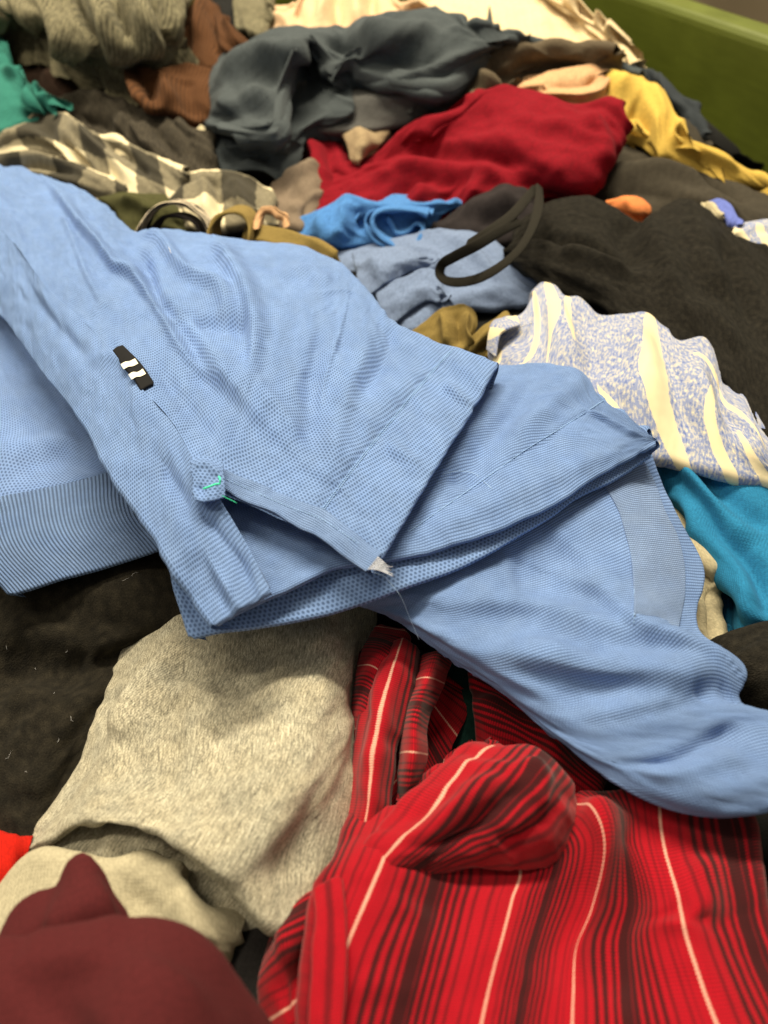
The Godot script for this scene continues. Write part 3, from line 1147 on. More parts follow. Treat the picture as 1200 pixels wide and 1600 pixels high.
	# the uppermost layer: front panel from the far fold down to the side seam
	var a := sheet("front_panel", t, M.polo, [
		"-50,222,48 0,243,52 60,275,57 120,294,58 165,320,60 215,364,64 260,360,64 330,372,64 400,378,64 460,385,64 530,410,66 570,450,67 605,495,68 640,520,68 690,540,69 740,560,70 775,572,71",
		"-50,312,68 20,380,72 77,453,76 157,527,78 215,600,80 268,660,80 302,718,80 318,748,80 345,768,78 390,788,76 430,806,75 475,828,73 530,862,71 578,893,69"],
		{"ds": 1.3, "e": "RNRH", "r": 5.0, "drop": 12.0, "bulge": 3.0, "f": [
			"4.4 13 4 1.5: 70,268 110,340 160,398 230,458 265,510 300,558 375,617 420,662 505,745",
			"-4.4 4 7: 205,380 240,447 280,510 333,592 360,615",
			"4.0 7 4: 225,362 262,395 290,430 345,458 352,500",
			"4.4 8 4: 335,380 360,425 388,480 396,560 390,600",
			"-3.0 5 6: 300,505 350,505 390,512",
			"2.3 10 5: 505,765 522,690 545,610 585,520",
			"-1.8 6 7: 500,745 485,650 490,560 505,500",
			"1.6 8 5: 515,770 560,690 620,615 680,570",
			"2.0 6 5: 420,430 470,425 520,450",
			"-1.6 4 4: 620,505 600,560 560,620",
			"0.8 1.6 1.2: 480,457 545,457 560,462",
			"0.9 1.2 2.2: 545,455 530,520 508,600 500,660",
			"1.5 4 3: 690,600 720,620 745,640",
			"-0.55 1.0 1.0: 705,549 668,590 618,650 568,712 528,764 503,799",
			"1.6 5 4: 400,600 440,650 470,700", "-1.6 4 4: 240,560 290,630 340,690", "1.5 6 4: 90,330 130,420 170,480", "1.2 4 3: 600,700 640,720 660,735"],
		"w": [[1.3, 42, 26, 30, 0, 9], [0.45, 15, 10, -40, 0, 10], [0.35, 11, 18, 25, 1, 11]]})
	stitches("stitching", t, M.stitch, a, "708,548 671,589 621,649 571,711 531,763 506,798", 1.3, 1.25, 0.2, 0.3)
	stitches("stitching", t, M.stitch, a, "702,551 665,592 615,652 565,714 525,766 500,801", 1.3, 1.25, 0.2, 0.3)
	# the strip behind the side seam, down to the vent's tail
	var s := sheet("side_strip", t, M.polo, [
		"-60,440,52 0,490,58 60,570,64 130,660,70 175,740,73 240,830,72 265,872,71 300,925,67 334,974,65",
		"-56,375,61 10,435,66 68,512,71 144,594,75 196,670,77 255,745,77 300,815,76 345,880,71 378,947,68",
		"-50,311,68.3 20,379,72.3 77,452,76.3 157,526,78.3 215,599,80.3 268,660,80.3 302,716,80 345,782,79 385,850,74 421,921,70"],
		{"ds": 1.35, "e": "RNRH", "r": 2.2, "drop": 7.0, "f": [
			"-1.6 3 3: 316,850 342,900 372,945", "1.6 6 6: 250,720 275,760 300,790", "-1.3 4 4: 150,560 190,560 230,590", "1.2 5 4: 40,440 100,520 140,560",
			"1.2 4 3: 300,775 340,835 395,915"],
		"w": [[0.9, 26, 16, 10, 0, 9], [0.4, 9, 7, 20, 0, 12]]})
	# the vent's bound edge
	var tp := sheet("vent_tape", t, M.polo_tape, [
		"318,722,1.6 345,736,1.4 380,752,1.3 430,771,1.3 470,788,1.3 503,800,1.3 545,832,1.3 575,855,1.3 594,868,1.3",
		"318,736,2.0 345,750,1.7 380,768,1.6 430,788,1.6 470,807,1.6 500,820,1.6 540,850,1.6 565,870,1.6 582,880,1.6",
		"320,752,1.6 345,764,1.3 380,783,1.2 430,804,1.2 466,824,1.2 496,838,1.2 534,866,1.2 556,882,1.2 572,893,1.2"],
		{"ds": 0.9, "e": "HHHH", "r": 0.6, "hem": 1.5, "over": a, "w": [[0.6, 9, 6, 0, 0, 13]]})
	sheet("vent_flap", t, M.polo, ["299,718,83 312,713,83.6 330,714,84 347,722,83.6", "301,746,83 314,745,84 332,747,84.4 349,750,83.8", "304,779,82 318,780,83 335,779,83 350,775,82.6"], {"ds": 0.8, "e": "HHHH", "r": 0.5, "hem": 1.0, "f": ["1.0 3 1.5: 305,735 325,728 345,745", "-0.8 2 2: 312,755 316,770 318,778"], "w": [[0.5, 7, 5, 0, 0, 14]]})
	sheet("vent_facing", t, M.polo_tape, ["318,790,1.6 332,836,1.5 352,886,1.5 382,936,1.4", "332,786,2.2 350,832,2.0 374,880,2.0 402,924,1.9", "344,782,1.6 364,825,1.5 392,870,1.5 417,914,1.4"], {"ds": 0.8, "e": "HHHH", "r": 0.5, "hem": 1.0, "over": s, "w": [[0.7, 10, 8, 0, 0, 15]]})
	stitches("stitching", t, M.stitch, tp, "345,746 400,770 450,792 503,812 560,850", 1.3, 1.0, 0.18)
	# the woven label in the side seam
	var lab := sheet("label", t, M.tag_black, ["177,550,1.0 184,546,1.3 192,543,1.2", "186,562,2.0 194,558,2.4 203,555,2.2", "198,580,2.4 207,576,2.9 216,572,2.6", "210,596,2.2 220,592,2.6 229,588,2.4", "221,611,1.2 231,607,1.6 240,602,1.3"], {"ds": 0.5, "e": "HHHH", "r": 0.7, "hem": 0.8, "over": a})
	for q in [["189,570,0.3 196,566,0.3 203,565,0.3 211,561,0.3", "194,578,0.35 201,574,0.35 208,573,0.35 216,569,0.35"], ["201,586,0.3 208,582,0.3 215,582,0.3 223,577,0.3", "206,594,0.35 213,590,0.35 220,589,0.35 228,585,0.35"]]:
		sheet("label_bar", t, M.tag_white, q, {"ds": 0.3, "e": "NNNN", "over": lab})
	# loose ends
	thread("loose_thread", t, M.thread_green, "317,764,86 326,761,87 336,757,87.5 344,756,87", 0.35, "mint green bar of thread at the vent")
	thread("loose_thread", t, M.thread_green, "343,758,86 344,750,88 342,744,87", 0.32, "mint green bar of thread at the vent")
	thread("loose_thread", t, M.thread_green, "346,774,83 356,779,82 370,786,80", 0.14)
	for i in 15:
		var o := i * 1.4
		thread("frayed_end", t, M.frayed, "%f,%f,73 %f,%f,73.5 %f,%f,72.5 %f,%f,71.5" % [574 + o * 0.8, 889 - o, 586 + o * 0.7, 890 - o * 0.6, 597 + o * 0.4, 893 - o * 0.5, 610 + rng.randf_range(-7, 5), 899 - o * 0.75 + rng.randf_range(-2, 2)], 0.10)
	thread("loose_thread", t, M.thread_blue, "580,893,72 600,900,70 607,908,64 625,930,60 640,965,50 655,1000,42", 0.07)
	thread("loose_thread", t, M.thread_blue, "0,742,0.6 30,744,0.6 52,740,0.8", 0.08, "", b)
	thread("loose_thread", t, M.thread_blue, "690,742,0.4 715,737,0.5 740,741,0.5 758,755,0.5 770,766,0.4", 0.08, "", b)
	thread("loose_thread", t, M.thread_blue, "246,640,0.5 256,646,0.8 260,655,0.7 258,664,0.4", 0.08, "", s)
	thread("loose_thread", t, M.thread_white, "264,386,0.3 266,390,0.4 268,396,0.3", 0.10, "", a)

# ------------------------------------------------------------------ the striped knit
func build_striped() -> void:
	var t := thing("striped_knit", "red knit top with black and white stripes bundled below the blue polo", "knit top", at(800, 1400, 0))
	var us := [-0.42, 0.0, 0.43, 1.0, 2.0, 3.0, 3.55]
	var p := sheet("front", t, M.stripes, [
		"560,1270,18 625,1270,24 690,1255,26 760,1255,26 880,1245,28 1026,1235,30 1150,1220,26",
		"525,1335,30 602,1338,37 690,1352,31 812,1348,27 945,1300,36 1034,1318,31 1172,1290,28",
		"503,1385,34 575,1400,37 674,1418,31 800,1408,29 934,1400,26 1060,1412,34 1184,1380,30",
		"490,1480,35 538,1492,36 652,1500,33 777,1500,33 906,1480,22 1068,1462,34 1203,1460,30",
		"478,1620,35 506,1625,36 622,1620,33 748,1620,34 893,1620,28 1128,1620,37 1262,1600,31",
		"470,1760,35 480,1760,36 600,1760,33 720,1760,34 880,1760,30 1190,1760,37 1330,1740,31"],
		{"ds": 1.6, "idx": true, "us": us, "e": "RRRR", "r": 4.0, "f": [
			"4.5 7 4 1.5: 915,1250 950,1290 958,1340 940,1410 915,1480 900,1560",
			"-4.5 6 7: 985,1270 985,1350 970,1430 950,1500 945,1580",
			"3 7 6: 1080,1330 1105,1400 1070,1440 1060,1470",
			"-2 4 5: 1045,1405 1075,1435 1110,1440",
			"2.0 10 10: 640,1390 620,1460 590,1580"],
		"w": [[1.6, 40, 26, 80, 0, 21], [0.5, 12, 10, 0, 0, 22]]})
	sheet("folded_over_part", t, M.stripes, [
		"548,1392,33 574,1392,35 600,1385,34 625,1380,32 650,1372,30 672,1368,27",
		"566,1338,36 600,1340,39 640,1344,39 672,1348,37 702,1352,34 730,1357,29",
		"622,1268,34 668,1280,40 715,1287,44 762,1302,44 795,1330,39 812,1356,30",
		"688,1202,35 714,1214,41 765,1225,47 812,1250,48 850,1298,43 868,1345,30",
		"728,1160,34 752,1170,40 800,1182,45 846,1208,48 884,1256,42 900,1302,31",
		"772,1158,28 790,1165,31 822,1166,38 862,1188,40 893,1230,36 906,1272,28"],
		{"ds": 1.4, "idx": true, "us": [-0.13, 0.0, 0.25, 0.46, 0.70, 0.88], "e": "RRRR", "r": 3.5, "f": ["3.0 6 4 1: 690,1335 760,1275 830,1215", "-2.4 4 5: 640,1325 720,1262 790,1205", "2.4 5 3: 780,1335 840,1290 880,1240", "-2.0 4 4: 820,1180 850,1220 850,1270"], "w": [[1.4, 26, 14, 20, 0, 23], [0.5, 9, 7, 0, 0, 24]]})
	var fh := sheet("front_hem", t, M.stripes, ["494,1388,37 497,1430,39 494,1480,40 490,1560,40 486,1640,40 480,1760,40", "528,1372,38.5 532,1420,40.5 535,1480,41 531,1560,41 524,1640,41 520,1760,41"], {"ds": 1.3, "turn_uv": true, "uvs": Vector2(13, 1), "uvo": Vector2(0.075, 0), "e": "RHRR", "r": 1.4, "drop": 8.0, "w": [[0.6, 14, 8, 0, 0, 24]]})
	stitches("stitching", t, M.stitch_red, fh, "523,1376 527,1420 530,1480 526,1560 520,1630", 1.2, 0.9, 0.2)
	stitches("stitching", t, M.stitch_red, fh, "515,1378 519,1422 521,1482 517,1560 511,1630", 1.2, 0.9, 0.2)
	# gathered folds at the upper left
	var o := {"ds": 1.3, "idx": true, "us": [0.05, 0.9], "e": "RRRR", "r": 2.5, "turn_uv": false, "w": [[0.8, 22, 12, 0, 0, 25]]}
	sheet("gathered_fold", t, M.stripes, ["590,978,20 630,985,24", "570,1010,22 612,1025,28", "556,1050,20 594,1062,28", "550,1100,18 578,1110,24", "548,1150,14 565,1150,18"], {"ds": 1.2, "turn_uv": true, "uvs": Vector2(46, 1), "e": "RRRR", "r": 3.0, "bulge": 3.0, "w": [[0.6, 14, 10, 0, 0, 25]]})
	sheet("gathered_fold", t, M.stripes, ["606,1008,24 628,1000,29 652,1012,26", "578,1050,24 612,1052,32 645,1062,28", "562,1110,22 598,1110,32 633,1118,26", "552,1180,20 585,1182,30 617,1180,24", "541,1260,18 574,1262,28 607,1262,22", "536,1340,16 560,1345,22 590,1310,20"], {"ds": 1.2, "idx": true, "us": [0.74, 1.0, 1.26], "e": "RRRR", "r": 3.0, "f": ["1.5 4 4: 600,1040 590,1120 575,1220"], "w": [[0.8, 22, 10, 20, 0, 26]]})
	sheet("gathered_fold", t, M.stripes, ["660,1026,22 684,1018,26 704,1030,20", "643,1070,24 665,1070,31 690,1075,22", "630,1120,22 650,1122,30 670,1128,24", "625,1180,20 645,1182,28 668,1182,22", "620,1245,16 635,1246,22 650,1240,18"], {"ds": 1.2, "turn_uv": true, "uvs": Vector2(36, 1), "uvo": Vector2(0.5, 0), "e": "RRRR", "r": 3.0, "bulge": 2.0, "w": [[0.6, 14, 10, 0, 0, 27]]})
	sheet("inner_fold", t, M.stripes, ["648,1222,20 688,1198,26 722,1178,29 764,1160,30", "646,1250,18 684,1224,26 714,1206,32 762,1182,30", "640,1290,16 670,1270,22 700,1240,26 760,1210,24"], {"ds": 1.3, "e": "RRRR", "r": 3.0, "uvs": Vector2(34, 1), "w": [[1.5, 9, 40, 20, 0, 28]]})
	sheet("shaded_part", t, M.stripes, ["742,1050,15 795,1080,16 860,1120,16 940,1190,16", "746,1110,12 800,1130,16 850,1160,15 930,1220,14", "750,1165,8 805,1190,10 870,1230,10 920,1270,10"], {"ds": 1.5, "turn_uv": true, "uvs": Vector2(32, 1), "uvo": Vector2(0.2, 0), "e": "RRRR", "r": 4.0, "f": ["5 7 5: 840,1090 860,1150 880,1220", "3 6 6: 760,1080 770,1130 790,1180"], "w": [[1.5, 22, 14, 30, 0, 29]]})
	sheet("lower_fold", t, M.stripes, ["420,1470,20 445,1432,24 495,1400,24 540,1390,20", "408,1530,18 440,1500,25 495,1470,24 540,1460,22", "412,1640,14 450,1620,22 495,1600,20 540,1600,16"], {"ds": 1.5, "turn_uv": true, "uvs": Vector2(28, 1), "uvo": Vector2(0.35, 0), "e": "RRRR", "r": 4.0, "f": ["3 8 6: 430,1500 470,1460 520,1430", "-4 8 8: 440,1590 480,1530 530,1500"], "w": [[1.0, 20, 14, 10, 0, 30]]})

# ------------------------------------------------------------------ the rest of the heap, near to far
func build_near() -> void:
	var t := thing("grey_heather_top", "light grey heather jersey top with a folded edge below the polo's vent", "top", at(350, 1200, 0))
	sheet("jersey", t, M.heather, [
		"190,1008,12 300,965,24 400,950,27 500,930,26 600,920,8",
		"172,1060,13 270,1035,26 385,1025,30 500,1015,30 580,1000,8",
		"140,1140,12 225,1120,28 360,1110,32 480,1110,35 556,1090,14",
		"95,1240,10 200,1215,27 330,1215,32 470,1200,37 552,1150,17",
		"48,1312,9 130,1276,25 280,1288,34 430,1290,38 547,1255,18",
		"28,1332,8 150,1284,27 250,1300,35 380,1368,36 535,1330,18",
		"18,1344,6 160,1286,24 235,1284,31 350,1384,33 440,1434,29 518,1385,17"],
		{"ds": 1.8, "e": "RRRR", "r": 4.0, "f": [
			"4.5 9 4: 300,1000 250,1060 205,1110 180,1170", "2.5 7 3: 420,1160 380,1220 300,1250", "-2 4 4: 350,1120 330,1180 280,1220",
			"-3.5 8 6: 265,1085 275,1130 265,1200 240,1235",
			"3 10 8: 330,1060 290,1110 300,1180 260,1240",
			"-2.2 9 9: 400,1000 370,1060 330,1100",
			"2.2 12 9: 520,1000 535,1080 530,1160 510,1260",
			"-2.5 7 9: 500,1280 460,1330 440,1400"],
		"w": [[2.4, 46, 30, 30, 0, 31], [0.7, 15, 11, 60, 0, 32], [0.9, 26, 40, 50, 1, 33]]})
	sheet("under_fold", t, M.heather, ["60,1300,8 150,1275,13 250,1285,16 350,1345,17 470,1400,16", "45,1338,7 140,1350,13 240,1362,16 320,1420,15 400,1450,13", "60,1380,2 150,1390,5 240,1400,6 320,1450,6 400,1480,5"], {"ds": 1.8, "f": ["3 8 8: 150,1330 220,1310 290,1330", "-2 8 8: 280,1310 300,1360 350,1400"], "w": [[1.6, 26, 18, 20, 0, 33]]})
	sheet("pale_grey_garment", self, M.pale_grey, ["-20,1400,14 30,1352,20 70,1345,25 120,1348,26 180,1360,25 260,1372,26 330,1430,22 372,1464,16", "-20,1460,16 80,1430,22 170,1430,25 260,1450,24 320,1480,20 355,1490,14", "-20,1540,10 80,1520,14 170,1520,16 260,1540,16 320,1540,10 350,1520,6"], {"ds": 2.2, "label": "pale grey garment showing between the grey heather top and the maroon one", "category": "garment", "f": ["-4 8 6: 215,1380 200,1420 195,1460", "3 8 8: 270,1390 290,1430 300,1470"], "w": [[1.6, 30, 20, 10, 0, 34]]})
	sheet("red_garment", self, M.red_orange, ["-40,1290,12 0,1312,14 25,1328,14 38,1345,10", "-40,1350,12 0,1360,14 20,1368,12 30,1375,6", "-40,1440,6 -10,1430,6 0,1420,5 10,1400,4"], {"ds": 2.0, "label": "bright red garment peeping in at the lower left edge beside the grey heather top", "w": [[1.2, 20, 14, 0, 0, 35]]})
	var mm := thing("maroon_garment", "maroon jersey garment, out of focus, nearest of all at the lower left", "garment", at(180, 1500, 0))
	sheet("raised_flap", mm, M.maroon, ["-10,1475,40 20,1425,44 55,1400,46 85,1390,47 105,1356,50 130,1342,52 155,1362,50 172,1398,48 196,1425,46", "-40,1530,46 30,1480,49 70,1450,50 105,1430,53 132,1415,54 160,1425,52 185,1445,50 205,1470,47", "-60,1620,44 30,1570,46 70,1550,48 105,1540,49 132,1530,50 160,1530,49 190,1530,48 215,1540,45"], {"ds": 2.2, "r": 3.0, "e": "RNRN", "f": ["2.5 6 5: 70,1450 120,1430 180,1425"], "w": [[1.2, 28, 16, 20, 0, 36]]})
	sheet("jersey", mm, M.maroon, ["-60,1462,54 0,1474,57 60,1472,58 130,1460,61 200,1450,62 270,1458,62 330,1490,60 372,1532,56 405,1580,52 425,1650,48", "-60,1560,62 40,1560,64 130,1545,68 220,1540,70 290,1555,68 350,1600,62 390,1660,56", "-60,1760,60 60,1760,66 160,1760,70 240,1760,70 320,1760,64 380,1760,56"], {"ds": 2.2, "r": 6.0, "f": ["-3 16 14: 120,1500 100,1560 60,1620", "3 14 12: 240,1500 210,1570 160,1640", "2 12 10: 20,1490 120,1480 200,1470"], "w": [[2.4, 46, 30, 30, 0, 37]]})
	sheet("smoky_garment", self, M.smoke, ["340,1490,6 392,1432,12 430,1440,10", "355,1540,6 400,1490,12 440,1500,10", "380,1640,4 410,1600,8 450,1620,6"], {"ds": 2.0, "label": "dark smoky patterned garment in the gap left of the red striped knit", "w": [[1.6, 16, 12, 20, 0, 38]]})
	var kb := sheet("crumpled_black_garment", self, M.black_jersey, ["-80,915,18 20,895,20 120,880,22 220,868,26 330,900,26", "-80,985,14 60,965,19 140,975,20 240,975,21 330,985,16", "-80,1070,8 40,1050,12 110,1060,10 190,1030,10 260,1020,8", "-80,1160,8 20,1140,12 90,1150,12 150,1120,9 200,1100,6", "-80,1290,6 0,1280,9 50,1290,8 100,1240,6 140,1200,4", "-80,1420,2 0,1400,3 40,1380,3 80,1340,2 120,1290,1"], {"ds": 1.8, "label": "black jersey top crumpled under the polo's ribbed cuff at the left", "category": "top", "f": ["4 12 8: -20,960 80,930 180,930 270,940", "-5 10 8: -20,1060 60,1040 150,1035", "4 9 8: 0,1090 70,1110 120,1150", "3 8 8: 20,1140 60,1190 60,1260"], "w": [[2.6, 34, 22, 20, 0, 39], [0.7, 10, 8, 0, 0, 40]]})
	lint(kb.node, M.thread_white, kb, 12, Rect2(0, 890, 260, 330))
	sheet("green_black_cloth", self, M.green_black, ["640,1020,4 700,1030,8 760,1040,6", "650,1110,4 690,1120,8 750,1120,6", "640,1220,0 700,1210,3 760,1220,2"], {"ds": 2.0, "label": "very dark green cloth seen down a hole in the red striped knit", "w": [[2.0, 24, 30, 10, 0, 41]]})
	sheet("black_sock", self, M.black_fleece, ["1095,1020,22 1140,990,30 1190,972,34 1270,960,34", "1130,1060,24 1165,1045,34 1210,1035,37 1290,1030,36", "1150,1120,18 1180,1128,26 1230,1135,28 1300,1140,28"], {"ds": 2.0, "label": "black cloth in the right edge beside the polo's sleeve end", "f": ["4 8 6: 1150,1020 1190,1060 1230,1110"], "w": [[1.8, 26, 18, 20, 0, 42]]})
	sheet("black_lining", self, M.dark_filler, ["1130,1230,10 1200,1220,12 1320,1210,12", "1150,1300,8 1220,1300,10 1330,1290,10", "1180,1420,2 1240,1420,4 1340,1400,4"], {"ds": 2.4, "label": "black cloth below the polo's sleeve end at the right edge", "w": [[1.5, 24, 20, 0, 0, 43]]})
	sheet("towelling_cloth", self, M.towel, ["1000,765,12 1035,782,22 1075,810,26 1115,848,27 1147,886,20", "1010,830,14 1050,845,25 1085,865,28 1112,885,28 1143,905,20", "1030,890,10 1070,893,22 1095,893,24 1112,905,24 1132,918,16"], {"ds": 1.8, "r": 5.0, "label": "cream towelling cloth, upper roll, between the polo's sleeve hem and the turquoise garment", "category": "cloth", "w": [[1.6, 24, 16, 20, 0, 44]]})
	sheet("towelling_cloth", self, M.towel, ["1060,890,18 1090,900,22 1115,912,23 1126,922,17", "1060,945,17 1095,945,22 1112,948,22 1128,960,16", "1060,1010,12 1090,1008,19 1120,1006,21 1148,1002,14"], {"ds": 1.6, "r": 4.0, "label": "crumpled cream towelling end just above the polo's sleeve end", "category": "cloth", "f": ["-3.5 5 4: 1105,905 1112,950 1110,1000", "3 5 4: 1085,930 1095,960 1090,1000"], "w": [[1.6, 16, 12, 20, 0, 45]]})
	sheet("turquoise_top", self, M.turquoise, ["985,700,30 1050,706,38 1110,724,40 1160,745,40 1210,758,40 1320,790,38", "1008,745,27 1060,755,34 1120,785,36 1180,810,36 1230,825,35 1320,850,34", "1015,780,20 1070,800,29 1125,845,33 1180,870,34 1230,885,34 1320,905,33", "1080,830,16 1110,860,24 1140,895,29 1180,930,31 1230,945,31 1320,960,30", "1140,890,12 1147,915,20 1160,950,25 1185,965,27 1220,975,27 1320,985,26", "1142,975,10 1150,985,16 1165,990,20 1190,990,22 1225,990,22 1320,995,20"], {"ds": 1.7, "r": 4.0, "label": "turquoise jersey top rippling out below the blue leaf print", "category": "top", "f": [
		"5 8 5 2: 1050,718 1090,760 1130,800 1180,860", "-4 5 5: 1075,715 1120,765 1170,810 1215,830", "4 8 5: 1040,770 1090,820 1130,870 1160,930", "-3.5 4 5: 1110,800 1160,860 1190,920 1200,975", "3 5 4: 1165,900 1175,950 1165,985"], "w": [[1.6, 34, 20, 40, 0, 46]]})

func build_middle() -> void:
	var f := thing("leaf_print_top", "cream and blue leaf print top lying right of the polo", "top", at(960, 600, 20))
	var fd := sheet("printed_cloth", f, M.leaves, [
		"762,540,40 764,515,44 772,503,47 792,496,50 812,494,50 830,470,51 846,443,52 868,446,53 886,466,53 905,468,54 935,488,55 975,489,56 1008,489,56 1040,512,55 1062,532,56 1096,529,56 1124,566,54 1132,600,52 1160,612,51 1180,650,50 1215,690,48 1250,720,47",
		"775,575,42 840,590,47 880,560,52 930,580,54 1000,590,56 1060,610,56 1110,640,54 1150,670,52 1200,715,49 1240,745,46",
		"780,640,38 850,650,42 920,660,47 980,690,48 1016,708,46 1060,710,46 1120,728,46 1180,742,45 1240,760,43"],
		{"ds": 1.8, "r": 4.0, "fk": 0.6, "uvs": Vector2(4.6, 4.6), "f": [
			"3.5 8 7: 860,460 880,520 890,580", "-3.5 7 7: 905,480 925,540 940,600", "4.5 9 7 1: 975,500 1000,560 1010,640 1015,700", "-4 6 7: 1030,520 1050,570 1065,640 1080,700",
			"3.5 7 6: 1095,540 1100,600 1110,670 1125,720", "-3 5 6: 1125,590 1140,650 1150,700", "3 6 5: 1165,640 1180,690 1200,730", "2.5 5 5: 775,520 800,510 830,520"],
		"w": [[1.8, 30, 18, 60, 0, 51]]})
	M.leaves.uv1_scale = Vector3.ONE
	sheet("neckband", f, M.leaves, ["760,545,44 766,512,50 782,498,53 806,493,54", "772,555,46 779,522,52 792,512,55 812,506,55"], {"ds": 1.0, "e": "HHHH", "r": 0.7, "hem": 1.5, "uvs": Vector2(6, 6), "uvo": Vector2(0.1, 0.3), "label": "rounded neckband of the leaf print top"})
	stitches("stitching", f, M.tag_white, fd, "790,520 810,512 830,505", 1.6, 1.2, 0.2)
	var k := thing("black_fleece_top", "black fleece top with a dark hanging loop at the middle right", "top", at(1000, 450, 30))
	sheet("fleece", k, M.black_fleece, [
		"812,345,55 850,318,60 890,306,63 925,308,64 962,324,62 1003,346,58 1020,332,60 1052,317,62 1085,318,62 1115,330,62 1150,356,60 1215,405,58 1290,440,56",
		"800,385,52 850,362,60 910,358,64 970,375,63 1020,385,62 1070,390,63 1130,410,62 1200,455,59 1290,500,56",
		"792,400,48 840,405,57 905,420,59 970,440,58 1030,455,57 1090,480,57 1140,515,56 1210,570,55 1290,620,52",
		"796,418,42 842,440,48 900,456,50 960,482,52 1030,520,52 1090,545,52 1130,590,52 1160,625,50 1215,700,48 1300,770,46"],
		{"ds": 2.0, "r": 5.0, "fk": 1.5, "f": [
			"4 10 8 1: 1005,350 1030,390 1048,440 1058,500", "-4 6 7: 835,362 880,372 930,385 985,420", "3 9 6: 870,395 930,415 990,430", "-3.5 8 9: 1000,350 985,380 990,420", "3.5 12 10: 1075,340 1100,400 1140,470", "-3 9 9: 1130,360 1150,430 1190,520", "2.5 9 9: 1060,510 1110,500 1160,560"],
		"w": [[2.4, 40, 26, 30, 0, 52], [0.8, 10, 9, 0, 0, 53]]})
	# the loop, a doubled flat strap
	var loop := smooth_points(rail("812,345,72 780,362,76 745,383,75 712,400,68 690,414,60 687,428,56 697,438,55 718,441,56 750,434,60 786,413,66 814,386,71 833,352,75 842,318,76 843,290,74"), 8)
	var ups := PackedVector3Array()
	for i in loop.size():
		ups.append(Vector3(0.1 + 0.5 * sin(i * 0.07), 0.75, 0.65 + 0.4 * sin(i * 0.05 + 1.0)).normalized())
	mesh_node("hanging_loop", cord(loop, ups, 0.0056, 0.0014, 12, origin_of(k)), M.strap, k)
	var up2 := smooth_points(rail("843,290,74 832,300,72 800,336,76 765,362,77 728,386,72"), 8)
	ups.resize(up2.size())
	ups.fill(Vector3(0.1, 0.8, 0.6).normalized())
	mesh_node("hanging_loop", cord(up2, ups, 0.0058, 0.0016, 12, origin_of(k)), M.strap, k)
	sheet("plum_black_garment", self, M.plum_black, ["676,352,42 700,338,48 722,325,52 752,303,58 790,290,62 820,296,62 835,310,58", "680,372,38 720,360,46 760,345,52 800,330,56 835,330,54", "690,385,32 740,382,40 790,370,46 840,355,48"], {"ds": 2.2, "label": "plum black garment folded behind the hanging loop", "f": ["3.5 6 5: 720,330 760,320 810,312", "-3 5 5: 740,350 780,342 815,330"], "w": [[1.8, 20, 12, 20, 0, 54]]})
	var l := thing("blue_grey_knit", "faded blue grey knit with curled raw edges between polo and black loop", "knit", at(690, 440, 15))
	sheet("knit", l, M.denim_knit, ["520,398,26 570,385,34 620,372,40 665,362,45 700,360,48 745,366,48 800,395,44 845,436,40", "560,440,28 610,420,36 660,405,42 710,405,45 770,420,43 845,450,39", "600,505,26 640,510,30 690,494,32 720,480,34 750,476,35 790,474,36 850,470,35"], {"ds": 1.8, "r": 3.0, "f": ["2.5 7 5: 700,370 740,400 790,440", "2.5 6 6: 560,400 580,440 600,480", "2 6 6: 640,490 720,465 800,455"], "w": [[1.8, 24, 14, 30, 0, 55]]})
	sheet("curled_edge", l, M.denim_knit, ["555,395,40 590,388,46 630,384,49 662,396,49 676,408,47", "560,430,40 590,418,46 625,408,49 652,404,50 680,414,46", "572,462,36 600,445,41 632,428,43 660,417,45 672,420,43"], {"ds": 1.3, "e": "RHRR", "r": 2.5, "f": ["2 5 5: 580,400 600,430 590,450"], "w": [[1.3, 14, 9, 30, 0, 56]]})
	sheet("curled_edge", l, M.denim_knit, ["590,455,38 630,435,44 668,422,46 690,440,44 693,458,42", "598,480,36 640,458,42 668,448,44 688,456,44 694,462,42", "612,503,32 645,480,37 668,468,39 684,470,40 692,468,39"], {"ds": 1.3, "e": "RHRR", "r": 2.5, "w": [[1.3, 14, 9, 30, 0, 57]]})
	var bt := thing("bright_blue_towel", "bright blue cotton garment with a rolled end in the middle of the heap", "garment", at(570, 350, 20))
	sheet("cloth", bt, M.bright_blue, ["445,356,34 470,342,40 505,325,46 535,306,52 552,308,53 575,318,52 620,324,52 670,321,52 722,318,50", "460,372,32 500,360,40 535,345,44 580,338,46 630,340,46 690,335,45", "500,392,26 535,385,32 570,378,34 620,380,34 680,350,40"], {"ds": 1.6, "r": 3.0, "f": ["4 5 4: 540,312 535,345 525,375", "3 5 4: 500,330 505,360 515,385", "-3 4 4: 555,320 565,345 560,370"], "w": [[1.4, 16, 10, 30, 0, 58]]})
	var ring := smooth_points(rail("668,338,52 640,330,53 610,330,53 590,334,51 580,346,48 586,362,44 600,378,40 622,388,38 645,386,40 657,372,43 660,358,45 650,352,45 638,362,42 622,366,41 612,352,44 604,340,48"), 6)
	sheet_along("rolled_end", bt, M.bright_blue, ring, 0.032, 0.0024)
	var ring2 := smooth_points(rail("676,336,50 640,326,50 600,326,50 578,334,48 570,350,44 580,372,40 605,390,36 632,396,34 660,386,38"), 6)
	sheet_along("rolled_end", bt, M.bright_blue, ring2, 0.03, 0.0022)
	var kh := thing("khaki_garment", "khaki garment with an arched strip just behind the polo's far fold", "garment", at(400, 370, 25))
	sheet_along("arched_strip", kh, M.khaki, smooth_points(rail("322,392,50 324,366,56 334,345,60 352,334,62 372,335,62 386,346,60 388,366,57 386,392,50"), 6), 0.022, 0.002)
